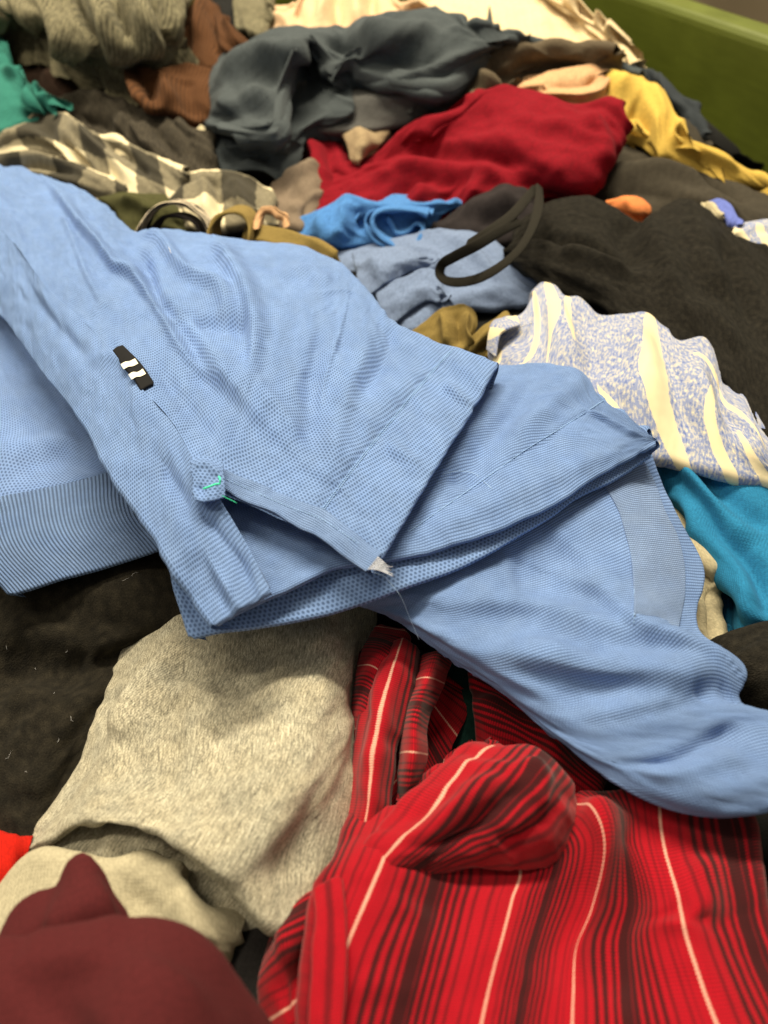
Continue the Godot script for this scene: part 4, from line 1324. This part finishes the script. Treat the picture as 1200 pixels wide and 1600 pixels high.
	sheet("waistband", kh, M.khaki, ["384,350,52 410,353,55 450,362,56 490,377,56 520,398,54 532,414,48", "380,372,48 415,374,52 450,384,52 485,398,50 510,414,48 520,430,44"], {"ds": 1.6, "r": 2.5, "w": [[0.8, 18, 10, 0, 0, 59]]})
	var kh2 := thing("olive_garment", "olive garment bulging in a narrow arch between the blue grey knit and the leaf print", "garment", at(720, 510, 25))
	sheet("cloth", kh2, M.khaki, ["640,520,30 665,503,36 690,486,41 718,477,44 738,482,44 746,497,42 740,520,38", "660,535,30 690,515,38 712,505,42 728,505,42 735,520,40 728,545,34", "690,560,28 705,545,34 716,540,36 726,542,36 730,560,30"], {"ds": 1.2, "r": 2.0, "f": ["3.5 3.5 3: 690,490 700,515 705,545", "-3.5 3 3: 712,485 716,515 716,545", "3 3 3: 730,490 730,520 726,550"], "w": [[0.9, 10, 8, 0, 0, 60]]})
	sheet("side_fold", kh2, M.khaki, ["728,535,36 745,520,40 765,505,43 790,488,45", "735,548,34 752,535,38 770,522,42 800,510,44", "745,562,30 760,552,34 778,545,38 800,540,40"], {"ds": 1.2, "r": 2.0, "f": ["2 3 2: 740,545 765,525 785,512", "-2 2.5 2.5: 745,552 770,535 785,525"], "w": [[0.9, 10, 8, 0, 0, 61]]})

func sheet_along(called: String, parent: Node3D, m: Material, line: PackedVector3Array, wide: float, thick: float) -> void:
	# an upright band that follows a line and reaches back from it: rolled cuffs, arched strips
	var back := Vector3(0.12, -0.15, -1.0).normalized()
	var P := PackedVector3Array()
	var UV := PackedVector2Array()
	var n := line.size()
	var nv := 10
	var s := 0.0
	for j in nv + 5:
		s = 0.0
		for i in n:
			if i > 0:
				s += line[i].distance_to(line[i - 1])
			var t := (line[mini(i + 1, n - 1)] - line[maxi(i - 1, 0)]).normalized()
			var out := t.cross(back).normalized()
			var wob := noise_a.get_noise_2d(s * 90.0, j * 0.4) * 0.0012
			if j < 5:      # rounded front edge, from the inside
				var a := PI * j / 4.0
				P.append(line[i] + back * thick * 0.5 * (1.0 - sin(a)) + out * (thick * 0.5 * cos(a) * -1.0 + wob))
			else:
				P.append(line[i] + back * (wide * (j - 4) / nv) + out * (thick * 0.5 + wob - 0.003 * pow(float(j - 4) / nv, 2.0)))
			UV.append(Vector2(s, j * wide / nv))
	# the inner face runs back as well
	var g := {"P": P, "UV": UV, "nu": n - 1, "nv": nv + 4}
	var P2 := PackedVector3Array()
	var U2 := PackedVector2Array()
	for j in range(nv, 0, -1):
		for i in n:
			var t := (line[mini(i + 1, n - 1)] - line[maxi(i - 1, 0)]).normalized()
			var out := t.cross(back).normalized()
			P2.append(line[i] + back * (wide * j / nv) - out * (thick * 0.5))
			U2.append(UV[i] + Vector2(0, -j * wide / nv))
	P2.append_array(P)
	U2.append_array(UV)
	g.P = P2
	g.UV = U2
	g.nv = nv + 4 + nv
	mesh_node(called, grid_mesh(g, origin_of(parent)), m, parent)

func build_far() -> void:
	# crimson
	var c := thing("crimson_top", "deep crimson jersey top heaped in the upper middle", "top", at(720, 260, 35))
	sheet("cloth", c, M.crimson, [
		"540,258,48 575,240,56 605,224,64 650,190,76 700,180,82 735,160,88 765,146,92 795,138,95 822,136,96 850,144,96 880,152,96 915,156,96 942,160,96 957,168,95 973,184,91",
		"510,278,46 590,252,58 680,215,68 760,195,80 850,190,88 920,195,88 966,215,83",
		"490,296,44 600,268,56 700,250,64 800,240,73 880,245,76 940,250,75 958,255,70",
		"476,318,40 580,296,50 680,280,58 780,275,63 860,285,64 925,288,64 938,285,60",
		"468,340,36 560,330,44 650,322,48 740,315,52 820,308,55 880,305,56 912,303,54"],
		{"ds": 2.4, "r": 6.0, "f": [
			"6 12 8 2: 650,200 720,225 800,240 860,262 920,285", "-6 10 9: 640,225 720,245 800,250 850,250", "5 9 7: 560,300 640,265 720,262 800,285", "-4 7 7: 600,310 680,282 760,290", "5 8 6: 920,180 935,220 925,270", "4 7 5: 720,290 740,300 735,320", "-5 6 6: 690,290 700,310 690,325", "5 7 6: 650,290 655,310 640,330", "4 8 6: 860,270 880,290 900,300"],
		"w": [[4.0, 60, 26, 20, 0, 61], [1.4, 20, 12, 30, 0, 62], [1.6, 34, 16, 15, 1, 63]]})
	sheet("sleeve", c, M.crimson, ["474,238,50 480,222,54 492,212,58 508,205,60 522,203,60 534,212,58 540,235,54", "478,262,47 492,252,53 506,250,56 524,250,56 545,262,52", "496,285,44 508,282,48 524,278,50 548,280,50", "478,312,40 500,300,45 520,294,48 550,296,47", "464,338,34 482,326,40 500,316,43 530,308,44"], {"ds": 2.0, "r": 4.0, "f": ["5 5 4: 492,222 500,260 502,290 480,325", "-4 5 5: 512,220 520,260 515,300"], "w": [[2.0, 20, 14, 20, 0, 63]]})
	# slate
	var n := thing("slate_garment", "large slate blue grey garment mounded at the top with a dark gaping hem", "garment", at(550, 150, 50))
	var mo := sheet("mound", n, M.slate, [
		"317,165,64 328,120,82 362,80,98 408,52,110 440,40,114 480,35,117 510,35,118 538,42,118 560,26,122 610,15,126 665,5,128 710,24,124 738,46,120 782,53,117 825,62,112",
		"315,185,64 333,165,80 368,145,92 412,125,97 444,108,103 478,64,114 505,75,110 530,85,108 555,80,112 600,75,114 650,75,112 700,78,111 738,76,111 775,70,110 815,64,109",
		"318,202,58 346,208,69 398,219,73 441,217,76 451,152,88 477,72,103 499,98,100 520,117,98 545,110,98 560,124,94 640,138,94 700,145,92 736,121,96 766,92,101 800,68,107"],
		{"ds": 2.6, "idx": true, "r": 4.0, "f": [
			"7 9 6 2: 345,120 395,95 440,90 470,85", "-6 8 7: 350,150 400,122 440,118", "7 9 6: 345,175 385,150 430,142", "-6 8 7: 345,195 390,172 438,165", "6 8 6: 350,205 400,200 438,185", "6 10 7: 560,50 620,60 690,55", "-5 8 7: 560,85 620,95 700,88", "5 9 7: 640,110 700,105 760,75", "-5 7 7: 500,60 540,70 560,95", "4 8 8: 700,40 730,70 790,65"],
		"w": [[3.2, 55, 24, 10, 0, 64], [0.8, 20, 12, 20, 0, 65], [1.6, 36, 16, 15, 1, 66]]})
	sheet("turned_hem", n, M.slate_light, ["346,208,1.2 398,219,1.2 438,217,1.2 450,152,1.2 476,75,1.2", "345,200,2.2 396,210,2.2 430,206,2.2 441,150,2.2 468,76,2.2", "344,192,1.0 392,201,1.0 422,196,1.0 432,148,1.0 460,78,1.0"], {"ds": 1.6, "e": "HHHH", "r": 0.8, "hem": 1.5, "over": mo})
	sheet("turned_hem", n, M.slate_light, ["480,73,1.2 500,97,1.2 520,116,1.2 545,109,1.2 560,123,1.2 640,137,1.2 700,144,1.2 738,121,1.2 770,97,1.2", "482,66,2.2 504,88,2.2 523,106,2.2 546,100,2.2 564,113,2.2 640,127,2.2 696,133,2.2 730,112,2.2 764,88,2.2", "484,58,1.0 508,79,1.0 526,96,1.0 548,91,1.0 566,104,1.0 640,117,1.0 692,123,1.0 724,103,1.0 758,80,1.0"], {"ds": 1.8, "e": "HHHH", "r": 0.8, "hem": 1.5, "over": mo})
	sheet("gaping_hem", n, M.slate, ["450,100,86 480,82,92 515,112,92 545,128,90", "447,180,74 480,165,78 520,168,80 548,172,80", "400,228,62 445,232,65 484,198,69 520,194,71"], {"ds": 2.2, "r": 2.0, "w": [[2.0, 30, 18, 30, 0, 66]]})
	sheet("lower_flap", n, M.slate, ["322,206,62 370,222,65 440,222,68 482,190,70", "320,242,56 350,236,58 420,242,62 474,222,63", "327,282,48 345,275,50 372,267,53 405,264,55 440,280,52 470,250,55"], {"ds": 2.2, "r": 2.5, "e": "RHRR", "f": ["5 6 5: 335,270 355,240 400,228 440,225", "-5 6 6: 340,260 380,240 430,240"], "w": [[2.0, 26, 14, 20, 0, 67]]})
	sheet("inner_band", n, M.slate_inside, ["522,120,86 570,125,88 640,139,88 715,143,88", "510,165,76 570,168,80 640,165,80 705,155,82", "498,198,68 565,200,70 640,188,72 702,160,77"], {"ds": 2.4, "r": 3.0, "f": ["3 7 5: 520,150 580,160 680,152"], "w": [[2.2, 40, 16, 10, 0, 68]]})
	sheet("far_edge", n, M.slate, ["770,52,116 800,52,117 825,54,115 850,64,111 900,72,107 960,90,102 1005,110,98", "790,62,111 840,69,106 900,78,102 960,97,97 1010,122,91"], {"ds": 2.6, "r": 4.0, "w": [[1.6, 26, 14, 0, 0, 69]]})
	sheet("standing_corner", n, M.slate, ["752,52,117 760,40,120 765,9,126 771,36,120 777,54,117", "748,60,115 758,58,117 765,56,118 772,58,117 782,62,115"], {"ds": 1.6, "r": 1.2, "drop": 10.0})
	var g := thing("taupe_garment", "taupe garment rolled along the slate one above the crimson top", "garment", at(830, 90, 60))
	sheet("roll", g, M.taupe, ["712,178,77 732,140,89 752,100,101 778,80,107 812,70,110 855,68,111 905,72,110 955,92,106", "716,185,75 742,160,84 768,128,94 792,100,101 820,88,104 860,84,104 905,90,103 958,102,101", "724,184,71 756,165,79 784,140,87 804,116,93 832,104,96 870,102,97 910,106,97 958,114,97"], {"ds": 2.2, "r": 5.0, "f": ["6 6 5: 745,120 765,130 770,155", "-6 5 5: 760,105 780,115 790,130", "5 5 5: 730,150 745,160 745,175", "4 8 6: 800,85 860,82 920,90"], "w": [[2.6, 26, 14, 20, 0, 70]]})
	var s := thing("peach_sock", "peach fleece sock folded on top of the crimson one", "sock", at(880, 130, 70))
	sheet("foot", s, M.peach, ["792,140,82 815,122,90 845,113,95 890,107,98 930,101,100 945,104,99 953,118,96", "798,144,84 830,134,91 870,126,94 910,120,96 935,116,97 952,128,94", "806,142,82 835,142,88 870,140,91 905,136,93 932,128,94 950,132,92"], {"ds": 1.8, "r": 4.0, "f": ["-4 3.5 3: 862,134 900,134 925,126 932,112"], "w": [[1.2, 20, 12, 20, 0, 71]]})
	sheet("folded_end", s, M.peach, ["848,141,90 875,137,94 905,136,96 935,130,97 953,116,97", "850,147,90 880,146,94 908,146,96 938,140,97 953,128,96", "862,152,87 890,156,90 912,157,91 936,150,92 951,138,91"], {"ds": 1.8, "r": 5.0, "w": [[0.8, 20, 12, 0, 0, 72]]})
	var y := thing("yellow_top", "bright yellow jersey top trailing down to the bin wall", "top", at(1040, 200, 45))
	sheet("cloth", y, M.yellow, ["942,118,92 960,112,95 985,112,96 1008,122,95 1035,142,92 1050,168,88 1056,192,84 1060,213,79 1100,230,73 1150,255,66 1180,275,61 1200,292,56", "940,140,88 960,138,91 985,142,91 1005,152,89 1025,175,85 1035,200,80 1045,222,75 1085,242,69 1130,264,63 1165,280,59 1198,293,55", "940,160,84 955,168,85 975,172,85 995,185,82 1015,210,77 1030,240,70 1046,240,69 1076,254,65 1120,274,60 1160,288,56 1198,297,52"], {"ds": 2.2, "r": 4.0, "f": ["5 7 5: 960,130 990,150 1010,180 1035,225", "-6 5 6: 985,165 1000,185 1020,210", "4 6 5: 1000,130 1030,160 1045,205", "3 8 6: 1060,225 1110,245 1160,270", "4 5 4: 950,120 965,140 965,165"], "w": [[2.2, 30, 16, 30, 0, 73]]})
	sheet("folded_end", y, M.yellow, ["962,168,80 975,178,80 990,190,79 1010,208,76 1032,225,73", "968,192,76 985,202,75 1005,210,74 1028,228,71 1034,238,69", "972,205,70 985,215,69 1003,226,68 1020,240,66 1032,246,65"], {"ds": 1.6, "e": "RHRR", "r": 2.0, "w": [[1.4, 12, 8, 20, 0, 74]]})
	sheet("navy_garment", self, M.navy, ["975,104,88 1000,108,92 1032,118,93 1055,140,89 1068,152,87 1084,164,84 1092,185,80 1094,208,74", "985,130,84 1015,135,86 1040,155,83 1062,175,80 1078,190,77 1092,212,72"], {"ds": 2.2, "r": 4.0, "label": "navy garment against the green wall behind the yellow top", "f": ["4 6 5: 1020,118 1045,145 1075,180"], "w": [[2.4, 22, 14, 30, 0, 75]]})
	sheet("grey_garment", self, M.charcoal, ["1050,190,76 1062,186,78 1080,194,76 1094,208,73 1106,234,66", "1052,222,70 1070,226,70 1090,235,67 1106,242,62"], {"ds": 2.2, "r": 3.0, "label": "small dark grey fold between the yellow top and the navy garment", "w": [[1.4, 20, 14, 0, 0, 76]]})
	sheet("charcoal_garment", self, M.charcoal, ["935,240,58 955,224,64 985,225,65 1015,238,65 1045,250,64 1085,264,61 1125,278,58 1165,292,55 1205,306,53 1280,330,56", "925,275,56 970,262,62 1020,264,64 1070,280,62 1120,298,60 1170,318,61 1215,335,58 1285,360,54", "918,302,50 965,295,58 1010,292,61 1060,302,61 1110,325,58 1150,340,56 1210,360,54 1285,390,50", "915,325,44 970,322,51 1020,325,53 1070,335,53 1120,352,52 1210,390,48 1285,420,44"], {"ds": 2.4, "r": 6.0, "label": "charcoal brown garment draped in long folds below the yellow top", "f": ["5 9 7 1: 935,290 990,272 1050,275 1110,300", "-5 7 7: 1000,250 1060,262 1120,285 1180,320", "4 8 7: 1060,315 1110,320 1160,345", "-4 7 7: 960,305 1020,300 1070,315"], "w": [[2.6, 44, 20, 20, 0, 77]]})
	sheet("orange_garment", self, M.orange, ["950,318,58 968,310,62 985,307,64 1003,311,63 1016,322,60", "960,328,56 975,324,60 990,326,61 1005,330,60 1014,336,57", "975,342,52 988,344,55 1000,344,55 1012,342,53"], {"ds": 1.6, "r": 3.0, "label": "bit of orange cloth peeping over the black fleece top", "f": ["2 4 3: 975,314 990,325 995,340"], "w": [[1.0, 14, 10, 0, 0, 78]]})
	var p := thing("blue_patch_garment", "cream garment with blue patches at the right edge above the black fleece", "garment", at(1160, 345, 45))
	sheet("blue_part", p, M.blue_cloth, ["1108,316,63 1122,311,65 1138,318,65 1147,335,64 1150,352,62", "1112,324,62 1124,326,63 1134,334,63 1142,346,62 1146,360,58"], {"ds": 1.4, "r": 2.5, "label": "violet blue patch"})
	sheet("edge_strip", p, M.towel, ["1102,318,62 1110,318,64 1118,328,64 1126,338,63", "1100,324,60 1108,326,62 1116,336,62 1124,345,60"], {"ds": 1.2, "r": 1.5})
	sheet("cloth", p, M.leaves, ["1150,354,62 1170,344,64 1195,341,64 1230,342,63 1290,350,60", "1160,368,60 1185,362,62 1215,366,61 1290,380,58", "1180,388,56 1200,392,57 1230,395,56 1290,405,54"], {"ds": 1.8, "r": 3.0, "uvs": Vector2(5, 5), "uvo": Vector2(0.4, 0.1), "w": [[1.4, 18, 12, 10, 0, 79]]})
	sheet("cream_garment", self, M.cream, ["620,-50,118 700,-60,121 770,-50,122 840,-18,123 868,0,121 895,16,118 925,38,114 948,58,110 968,76,106 984,100,100", "660,-10,114 740,0,115 800,5,115 850,15,113 890,35,110 930,60,107 960,80,103 982,104,98", "690,34,108 740,52,108 800,60,107 850,72,104 900,82,102 945,95,100 980,112,95"], {"ds": 2.8, "r": 6.0, "e": "RRRN", "label": "cream garment heaped against the green wall at the top", "fk": 0.5, "f": ["5 12 9: 780,-20 830,10 850,50", "-4 9 8: 850,0 890,30 910,70", "5 10 8: 900,30 940,60 965,95"], "w": [[3.6, 44, 24, 30, 0, 80]]})
	sheet("peach_ruffle", self, M.ruffle, ["395,30,98 408,18,103 430,10,106 447,14,106 462,8,108 475,2,110 485,-16,113 540,-30,115 600,-30,116 615,-4,113 632,10,111 655,12,110 680,6,109", "396,50,92 430,42,98 462,40,101 500,34,103 550,28,104 600,26,105 650,26,104 680,24,103", "400,75,84 450,72,90 520,64,94 600,54,96 680,50,96"], {"ds": 2.4, "r": 3.0, "label": "pale peach gathered garment at the top behind the slate one", "f": ["6 6 5: 500,-20 505,10 500,40", "-6 5 5: 525,-20 530,10 530,40", "6 6 5: 555,-20 558,10 560,40", "-6 5 5: 580,-20 580,10 580,35", "4 5 5: 440,14 445,35 445,50", "-4 4 4: 470,8 470,30 465,50"], "w": [[2.6, 16, 30, 10, 0, 81]]})
	# the upper left
	var m := thing("marled_sweater", "grey marled sweater hanging in crumpled ridges at the top left corner", "sweater", at(150, 40, 60))
	sheet("knit", m, M.marl, ["-60,-90,122 60,-90,130 180,-90,132 296,-80,128", "-50,-20,118 20,-20,124 80,-10,126 150,-10,130 220,-10,130 286,0,124", "-50,25,106 20,20,113 72,22,116 100,36,117 160,40,119 230,40,118 281,50,110", "-50,40,98 25,38,104 70,36,108 92,58,108 130,72,106 185,76,106 240,76,104 280,66,100", "-50,55,86 30,52,92 68,48,96 84,72,94 112,88,92 150,98,90 195,104,88 240,105,88 264,96,92 277,72,98"], {"ds": 2.2, "r": 5.0, "e": "RRRR", "f": [
		"9 10 6 2: 75,-20 85,20 100,60 130,90", "-11 3.5 3.5: 110,-20 125,20 150,60 165,85", "9 9 6 2: 140,-20 155,20 175,60 190,95", "-11 3.5 3.5: 175,-10 190,30 210,70", "8 9 6: 205,-20 215,20 235,60 245,90", "-10 3.5 3.5: 240,-10 250,30 258,70", "8 8 6: 20,0 40,25 65,40", "-11 3.5 3.5: -10,10 20,35 50,48", "6 8 6: 262,-10 268,30 268,70", "-10 3.5 3.5: 68,-10 70,20 72,45"],
		"w": [[5.0, 18, 60, 20, 0, 82], [2.0, 12, 20, 10, 0, 83]]})
	sheet("marled_cloth", self, M.marl, ["372,-60,112 395,-50,114 420,-20,112 420,12,108", "366,0,104 385,5,108 405,14,107 418,24,105", "368,40,96 385,45,98 405,50,98 420,48,96"], {"ds": 2.4, "r": 4.0, "label": "narrow grey marled fold at the top between the brown corduroy and the peach one", "w": [[2.0, 20, 20, 20, 0, 84]]})
	var b := thing("brown_corduroy", "rust brown corduroy garment tucked between the marled sweater and the slate one", "garment", at(290, 110, 40))
	sheet("upper_part", b, M.brown, ["262,50,100 285,25,107 302,8,111 318,-3,113 335,8,112 352,28,110 372,50,106 390,70,100", "262,80,94 290,60,100 308,45,104 325,50,104 345,68,102 368,82,98 382,90,92", "270,118,84 300,105,88 330,102,90 352,104,90 372,104,86"], {"ds": 2.2, "r": 4.0, "f": ["6 7 5: 318,0 310,40 300,80", "-6 6 6: 335,30 335,60 345,90", "5 6 5: 350,30 362,60 372,85", "-5 6 6: 290,40 290,70 295,95"], "w": [[2.2, 24, 16, 30, 0, 85]]})
	sheet("lower_part", b, M.brown, ["196,98,84 215,108,88 245,108,90 285,102,91 320,106,90 350,112,86", "200,130,78 222,140,84 252,128,86 290,132,85 325,150,80", "212,160,70 235,172,76 258,165,78 285,178,74 322,190,68", "218,168,60 240,182,66 265,184,68 295,200,66 322,206,60"], {"ds": 2.2, "r": 4.0, "f": ["6 6 5: 205,110 215,140 232,165", "-6 6 6: 230,115 235,140 245,160", "5 7 5: 252,120 258,145 270,170", "-4 8 8: 290,120 295,150 300,185"], "w": [[2.2, 24, 16, 30, 0, 86]]})
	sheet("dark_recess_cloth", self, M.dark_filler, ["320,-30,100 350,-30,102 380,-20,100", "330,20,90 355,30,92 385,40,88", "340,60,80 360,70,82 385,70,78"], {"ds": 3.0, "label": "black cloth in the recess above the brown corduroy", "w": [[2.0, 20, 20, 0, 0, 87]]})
	sheet("teal_garment", self, M.teal, ["-60,40,92 -10,48,92 3,58,91 9,78,88 8,95,86 18,110,85 40,122,84 52,142,82 66,158,78 84,174,72", "-60,110,84 -15,112,84 5,118,84 25,128,84 42,138,82 52,158,78 72,172,72 84,180,68", "-60,210,66 -10,200,68 10,194,69 30,186,70 48,182,70 66,182,68 84,186,64"], {"ds": 2.2, "r": 4.0, "label": "teal green jersey garment at the left edge near the top", "f": ["5 7 4: -10,110 20,116 45,130 52,170", "-5 5 5: 30,150 48,165 50,185"], "w": [[2.2, 30, 18, 20, 0, 88]]})
	sheet("dark_brown_garment", self, M.dark_brown, ["30,90,72 70,96,76 110,98,78 160,100,78 210,108,76", "40,125,68 80,130,72 120,128,74 165,128,73 210,138,70", "60,165,60 100,165,62 140,162,63 200,165,60"], {"ds": 2.4, "label": "dark brown garment in shadow under the marled sweater", "f": ["4 8 6: 70,130 100,110 140,100", "-4 8 8: 110,150 140,130 170,120"], "w": [[2.4, 30, 18, 20, 0, 89]]})
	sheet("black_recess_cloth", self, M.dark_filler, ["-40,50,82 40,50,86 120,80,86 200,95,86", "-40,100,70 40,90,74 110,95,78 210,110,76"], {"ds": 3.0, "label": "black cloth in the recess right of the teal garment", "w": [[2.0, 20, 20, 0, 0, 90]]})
	sheet("dark_marled_garment", self, M.marl_dark, ["70,160,68 110,150,71 150,148,72 180,152,71 210,165,70 250,182,70 300,200,70 330,210,66", "85,178,63 130,176,66 175,180,67 215,200,66 260,215,65 325,236,62", "110,200,56 160,212,58 210,232,58 250,250,57 290,262,55 332,276,52"], {"ds": 2.2, "r": 4.0, "label": "dark grey marled garment above the checked one", "f": ["5 7 5: 90,168 130,158 170,165", "-5 6 6: 120,185 160,190 185,215", "5 7 5: 205,190 225,225 255,250", "-5 6 6: 240,195 265,225 280,250", "4 6 5: 160,210 190,200 200,180"], "w": [[3.0, 24, 14, 40, 0, 91]]})
	var k := thing("checked_shirt", "cream and charcoal checked flannel shirt along the polo's far edge", "shirt", at(200, 250, 30))
	sheet("upper_fold", k, M.check, ["-40,222,60 0,196,66 25,182,69 52,171,71 80,174,71 105,182,70 130,195,69 152,213,67 190,224,66 240,245,63 285,268,60", "-40,250,55 10,222,61 55,212,64 95,216,64 140,232,62 185,252,59 235,275,56 275,292,53", "-40,268,48 10,248,54 60,240,56 105,245,55 150,268,53 200,298,50 250,305,48 282,335,44"], {"ds": 2.0, "r": 4.0, "f": ["5 8 5 1: -10,230 40,212 80,222 110,245", "-6 5 6: 60,190 95,215 120,245 140,265", "5 7 6: 105,190 140,220 175,250 215,285", "-4 6 6: 160,220 200,245 240,275"], "w": [[2.0, 34, 16, 20, 0, 92]]})
	sheet("lower_folds", k, M.check, ["-40,248,58 20,240,60 70,242,60 120,255,58 160,272,56 195,290,52", "-40,268,54 20,262,56 70,262,56 120,275,54 160,290,52 190,304,48", "-40,290,46 20,285,48 80,288,48 130,302,46 165,312,44 190,318,42"], {"ds": 1.8, "r": 3.0, "uvo": Vector2(0.3, 0.1), "f": ["4 4 3: -10,252 50,250 110,265 150,280", "-4 3 3: -10,262 50,260 110,275", "4 4 3: 0,272 60,270 120,285 160,298"], "w": [[1.4, 20, 8, 10, 0, 93]]})
	sheet("cuff", k, M.check, ["262,296,50 285,276,55 310,270,58 335,268,58 365,270,57 395,280,54 425,300,50", "268,320,46 295,306,51 325,300,53 355,304,52 385,315,50 420,330,46", "285,352,38 310,348,42 340,345,44 370,345,43 395,345,42 425,350,38"], {"ds": 1.8, "r": 4.0, "uvo": Vector2(0.55, 0.6), "f": ["4 6 4: 318,272 325,305 325,345", "-5 4 5: 330,275 340,305 345,340", "3 6 5: 360,280 375,310 380,340"], "w": [[1.6, 18, 12, 20, 0, 94]]})
	sheet("dark_olive_garment", self, M.dark_olive, ["160,308,46 190,302,49 220,302,50 255,303,50 290,312,46", "185,330,43 210,325,46 240,324,47 275,335,44", "205,365,36 230,358,38 255,352,39 290,360,36"], {"ds": 2.0, "label": "dark olive garment between the checked shirt and the polo", "f": ["3 6 5: 190,312 220,320 240,340"], "w": [[1.6, 20, 14, 0, 0, 95]]})
	var sr := thing("striped_roll", "rolled garment edge in black and cream stripes poking up behind the polo", "garment", at(265, 345, 30))
	sheet_along("outer_roll", sr, M.roll_stripes, smooth_points(rail("214,366,50 220,350,55 235,332,59 254,321,61 270,318,61 290,323,60 308,335,58 320,350,55 326,370,50"), 6), 0.014, 0.002)
	sheet_along("inner_roll", sr, M.plum_black, smooth_points(rail("228,368,46 240,352,50 256,341,53 275,338,54 294,344,53 308,356,50 314,372,46"), 6), 0.014, 0.002)
	sheet("grey_beige_garment", self, M.beige_grey, ["425,290,48 445,270,52 470,252,55 495,250,55 515,270,50", "420,320,43 450,310,47 475,305,49 500,300,47", "415,350,36 450,345,40 475,345,41 500,335,38"], {"ds": 2.0, "label": "grey beige garment between the slate mound and the bright blue one", "f": ["4 6 5: 440,285 470,275 500,262", "-4 6 6: 450,300 475,310 480,340"], "w": [[2.0, 20, 14, 10, 0, 96]]})
	sheet("beige_garment", self, M.beige, ["535,200,68 555,196,70 580,198,70 605,205,67", "542,222,64 560,222,66 578,222,65 595,225,62", "548,248,58 560,250,59 570,244,59 585,238,57"], {"ds": 1.8, "r": 3.0, "label": "scrap of beige cloth wedged between the slate band and the crimson top", "f": ["3 5 4: 560,200 565,225 560,245"], "w": [[1.4, 16, 12, 0, 0, 97]]})
	var pb := thing("peach_strap", "small peach loop of cloth behind the khaki waistband", "strap", at(425, 345, 40))
	sheet_along("loop", pb, M.peach, smooth_points(rail("399,358,56 402,342,59 412,331,61 424,331,61 433,338,60 443,342,59 446,356,56"), 6), 0.012, 0.004)
	sheet("light_cloth", self, M.towel, ["308,200,66 314,196,68 320,200,67", "306,225,60 314,225,62 322,228,61", "304,262,52 314,262,54 324,265,52"], {"ds": 1.8, "r": 2.0, "label": "sliver of white cloth at the left foot of the slate mound"})
	# what shows in the gaps
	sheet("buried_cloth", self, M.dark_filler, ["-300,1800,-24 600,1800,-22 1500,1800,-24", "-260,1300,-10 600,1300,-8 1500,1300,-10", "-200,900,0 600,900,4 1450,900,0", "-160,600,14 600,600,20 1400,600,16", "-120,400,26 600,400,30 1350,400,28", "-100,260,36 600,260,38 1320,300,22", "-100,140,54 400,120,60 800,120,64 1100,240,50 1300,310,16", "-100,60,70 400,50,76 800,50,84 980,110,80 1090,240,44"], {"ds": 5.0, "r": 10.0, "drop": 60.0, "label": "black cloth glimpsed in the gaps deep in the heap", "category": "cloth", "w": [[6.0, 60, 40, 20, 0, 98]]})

func _ready() -> void:
	rng.seed = 7
	noise_a.seed = 3
	noise_a.noise_type = FastNoiseLite.TYPE_SIMPLEX_SMOOTH
	noise_a.frequency = 0.5
	noise_a.fractal_type = FastNoiseLite.FRACTAL_FBM
	noise_a.fractal_octaves = 2
	noise_b.seed = 8
	noise_b.noise_type = FastNoiseLite.TYPE_SIMPLEX_SMOOTH
	noise_b.frequency = 0.6
	make_materials()
	set_up()
	build_bin()
	build_near()
	build_middle()
	build_far()
	build_striped()
	build_polo()
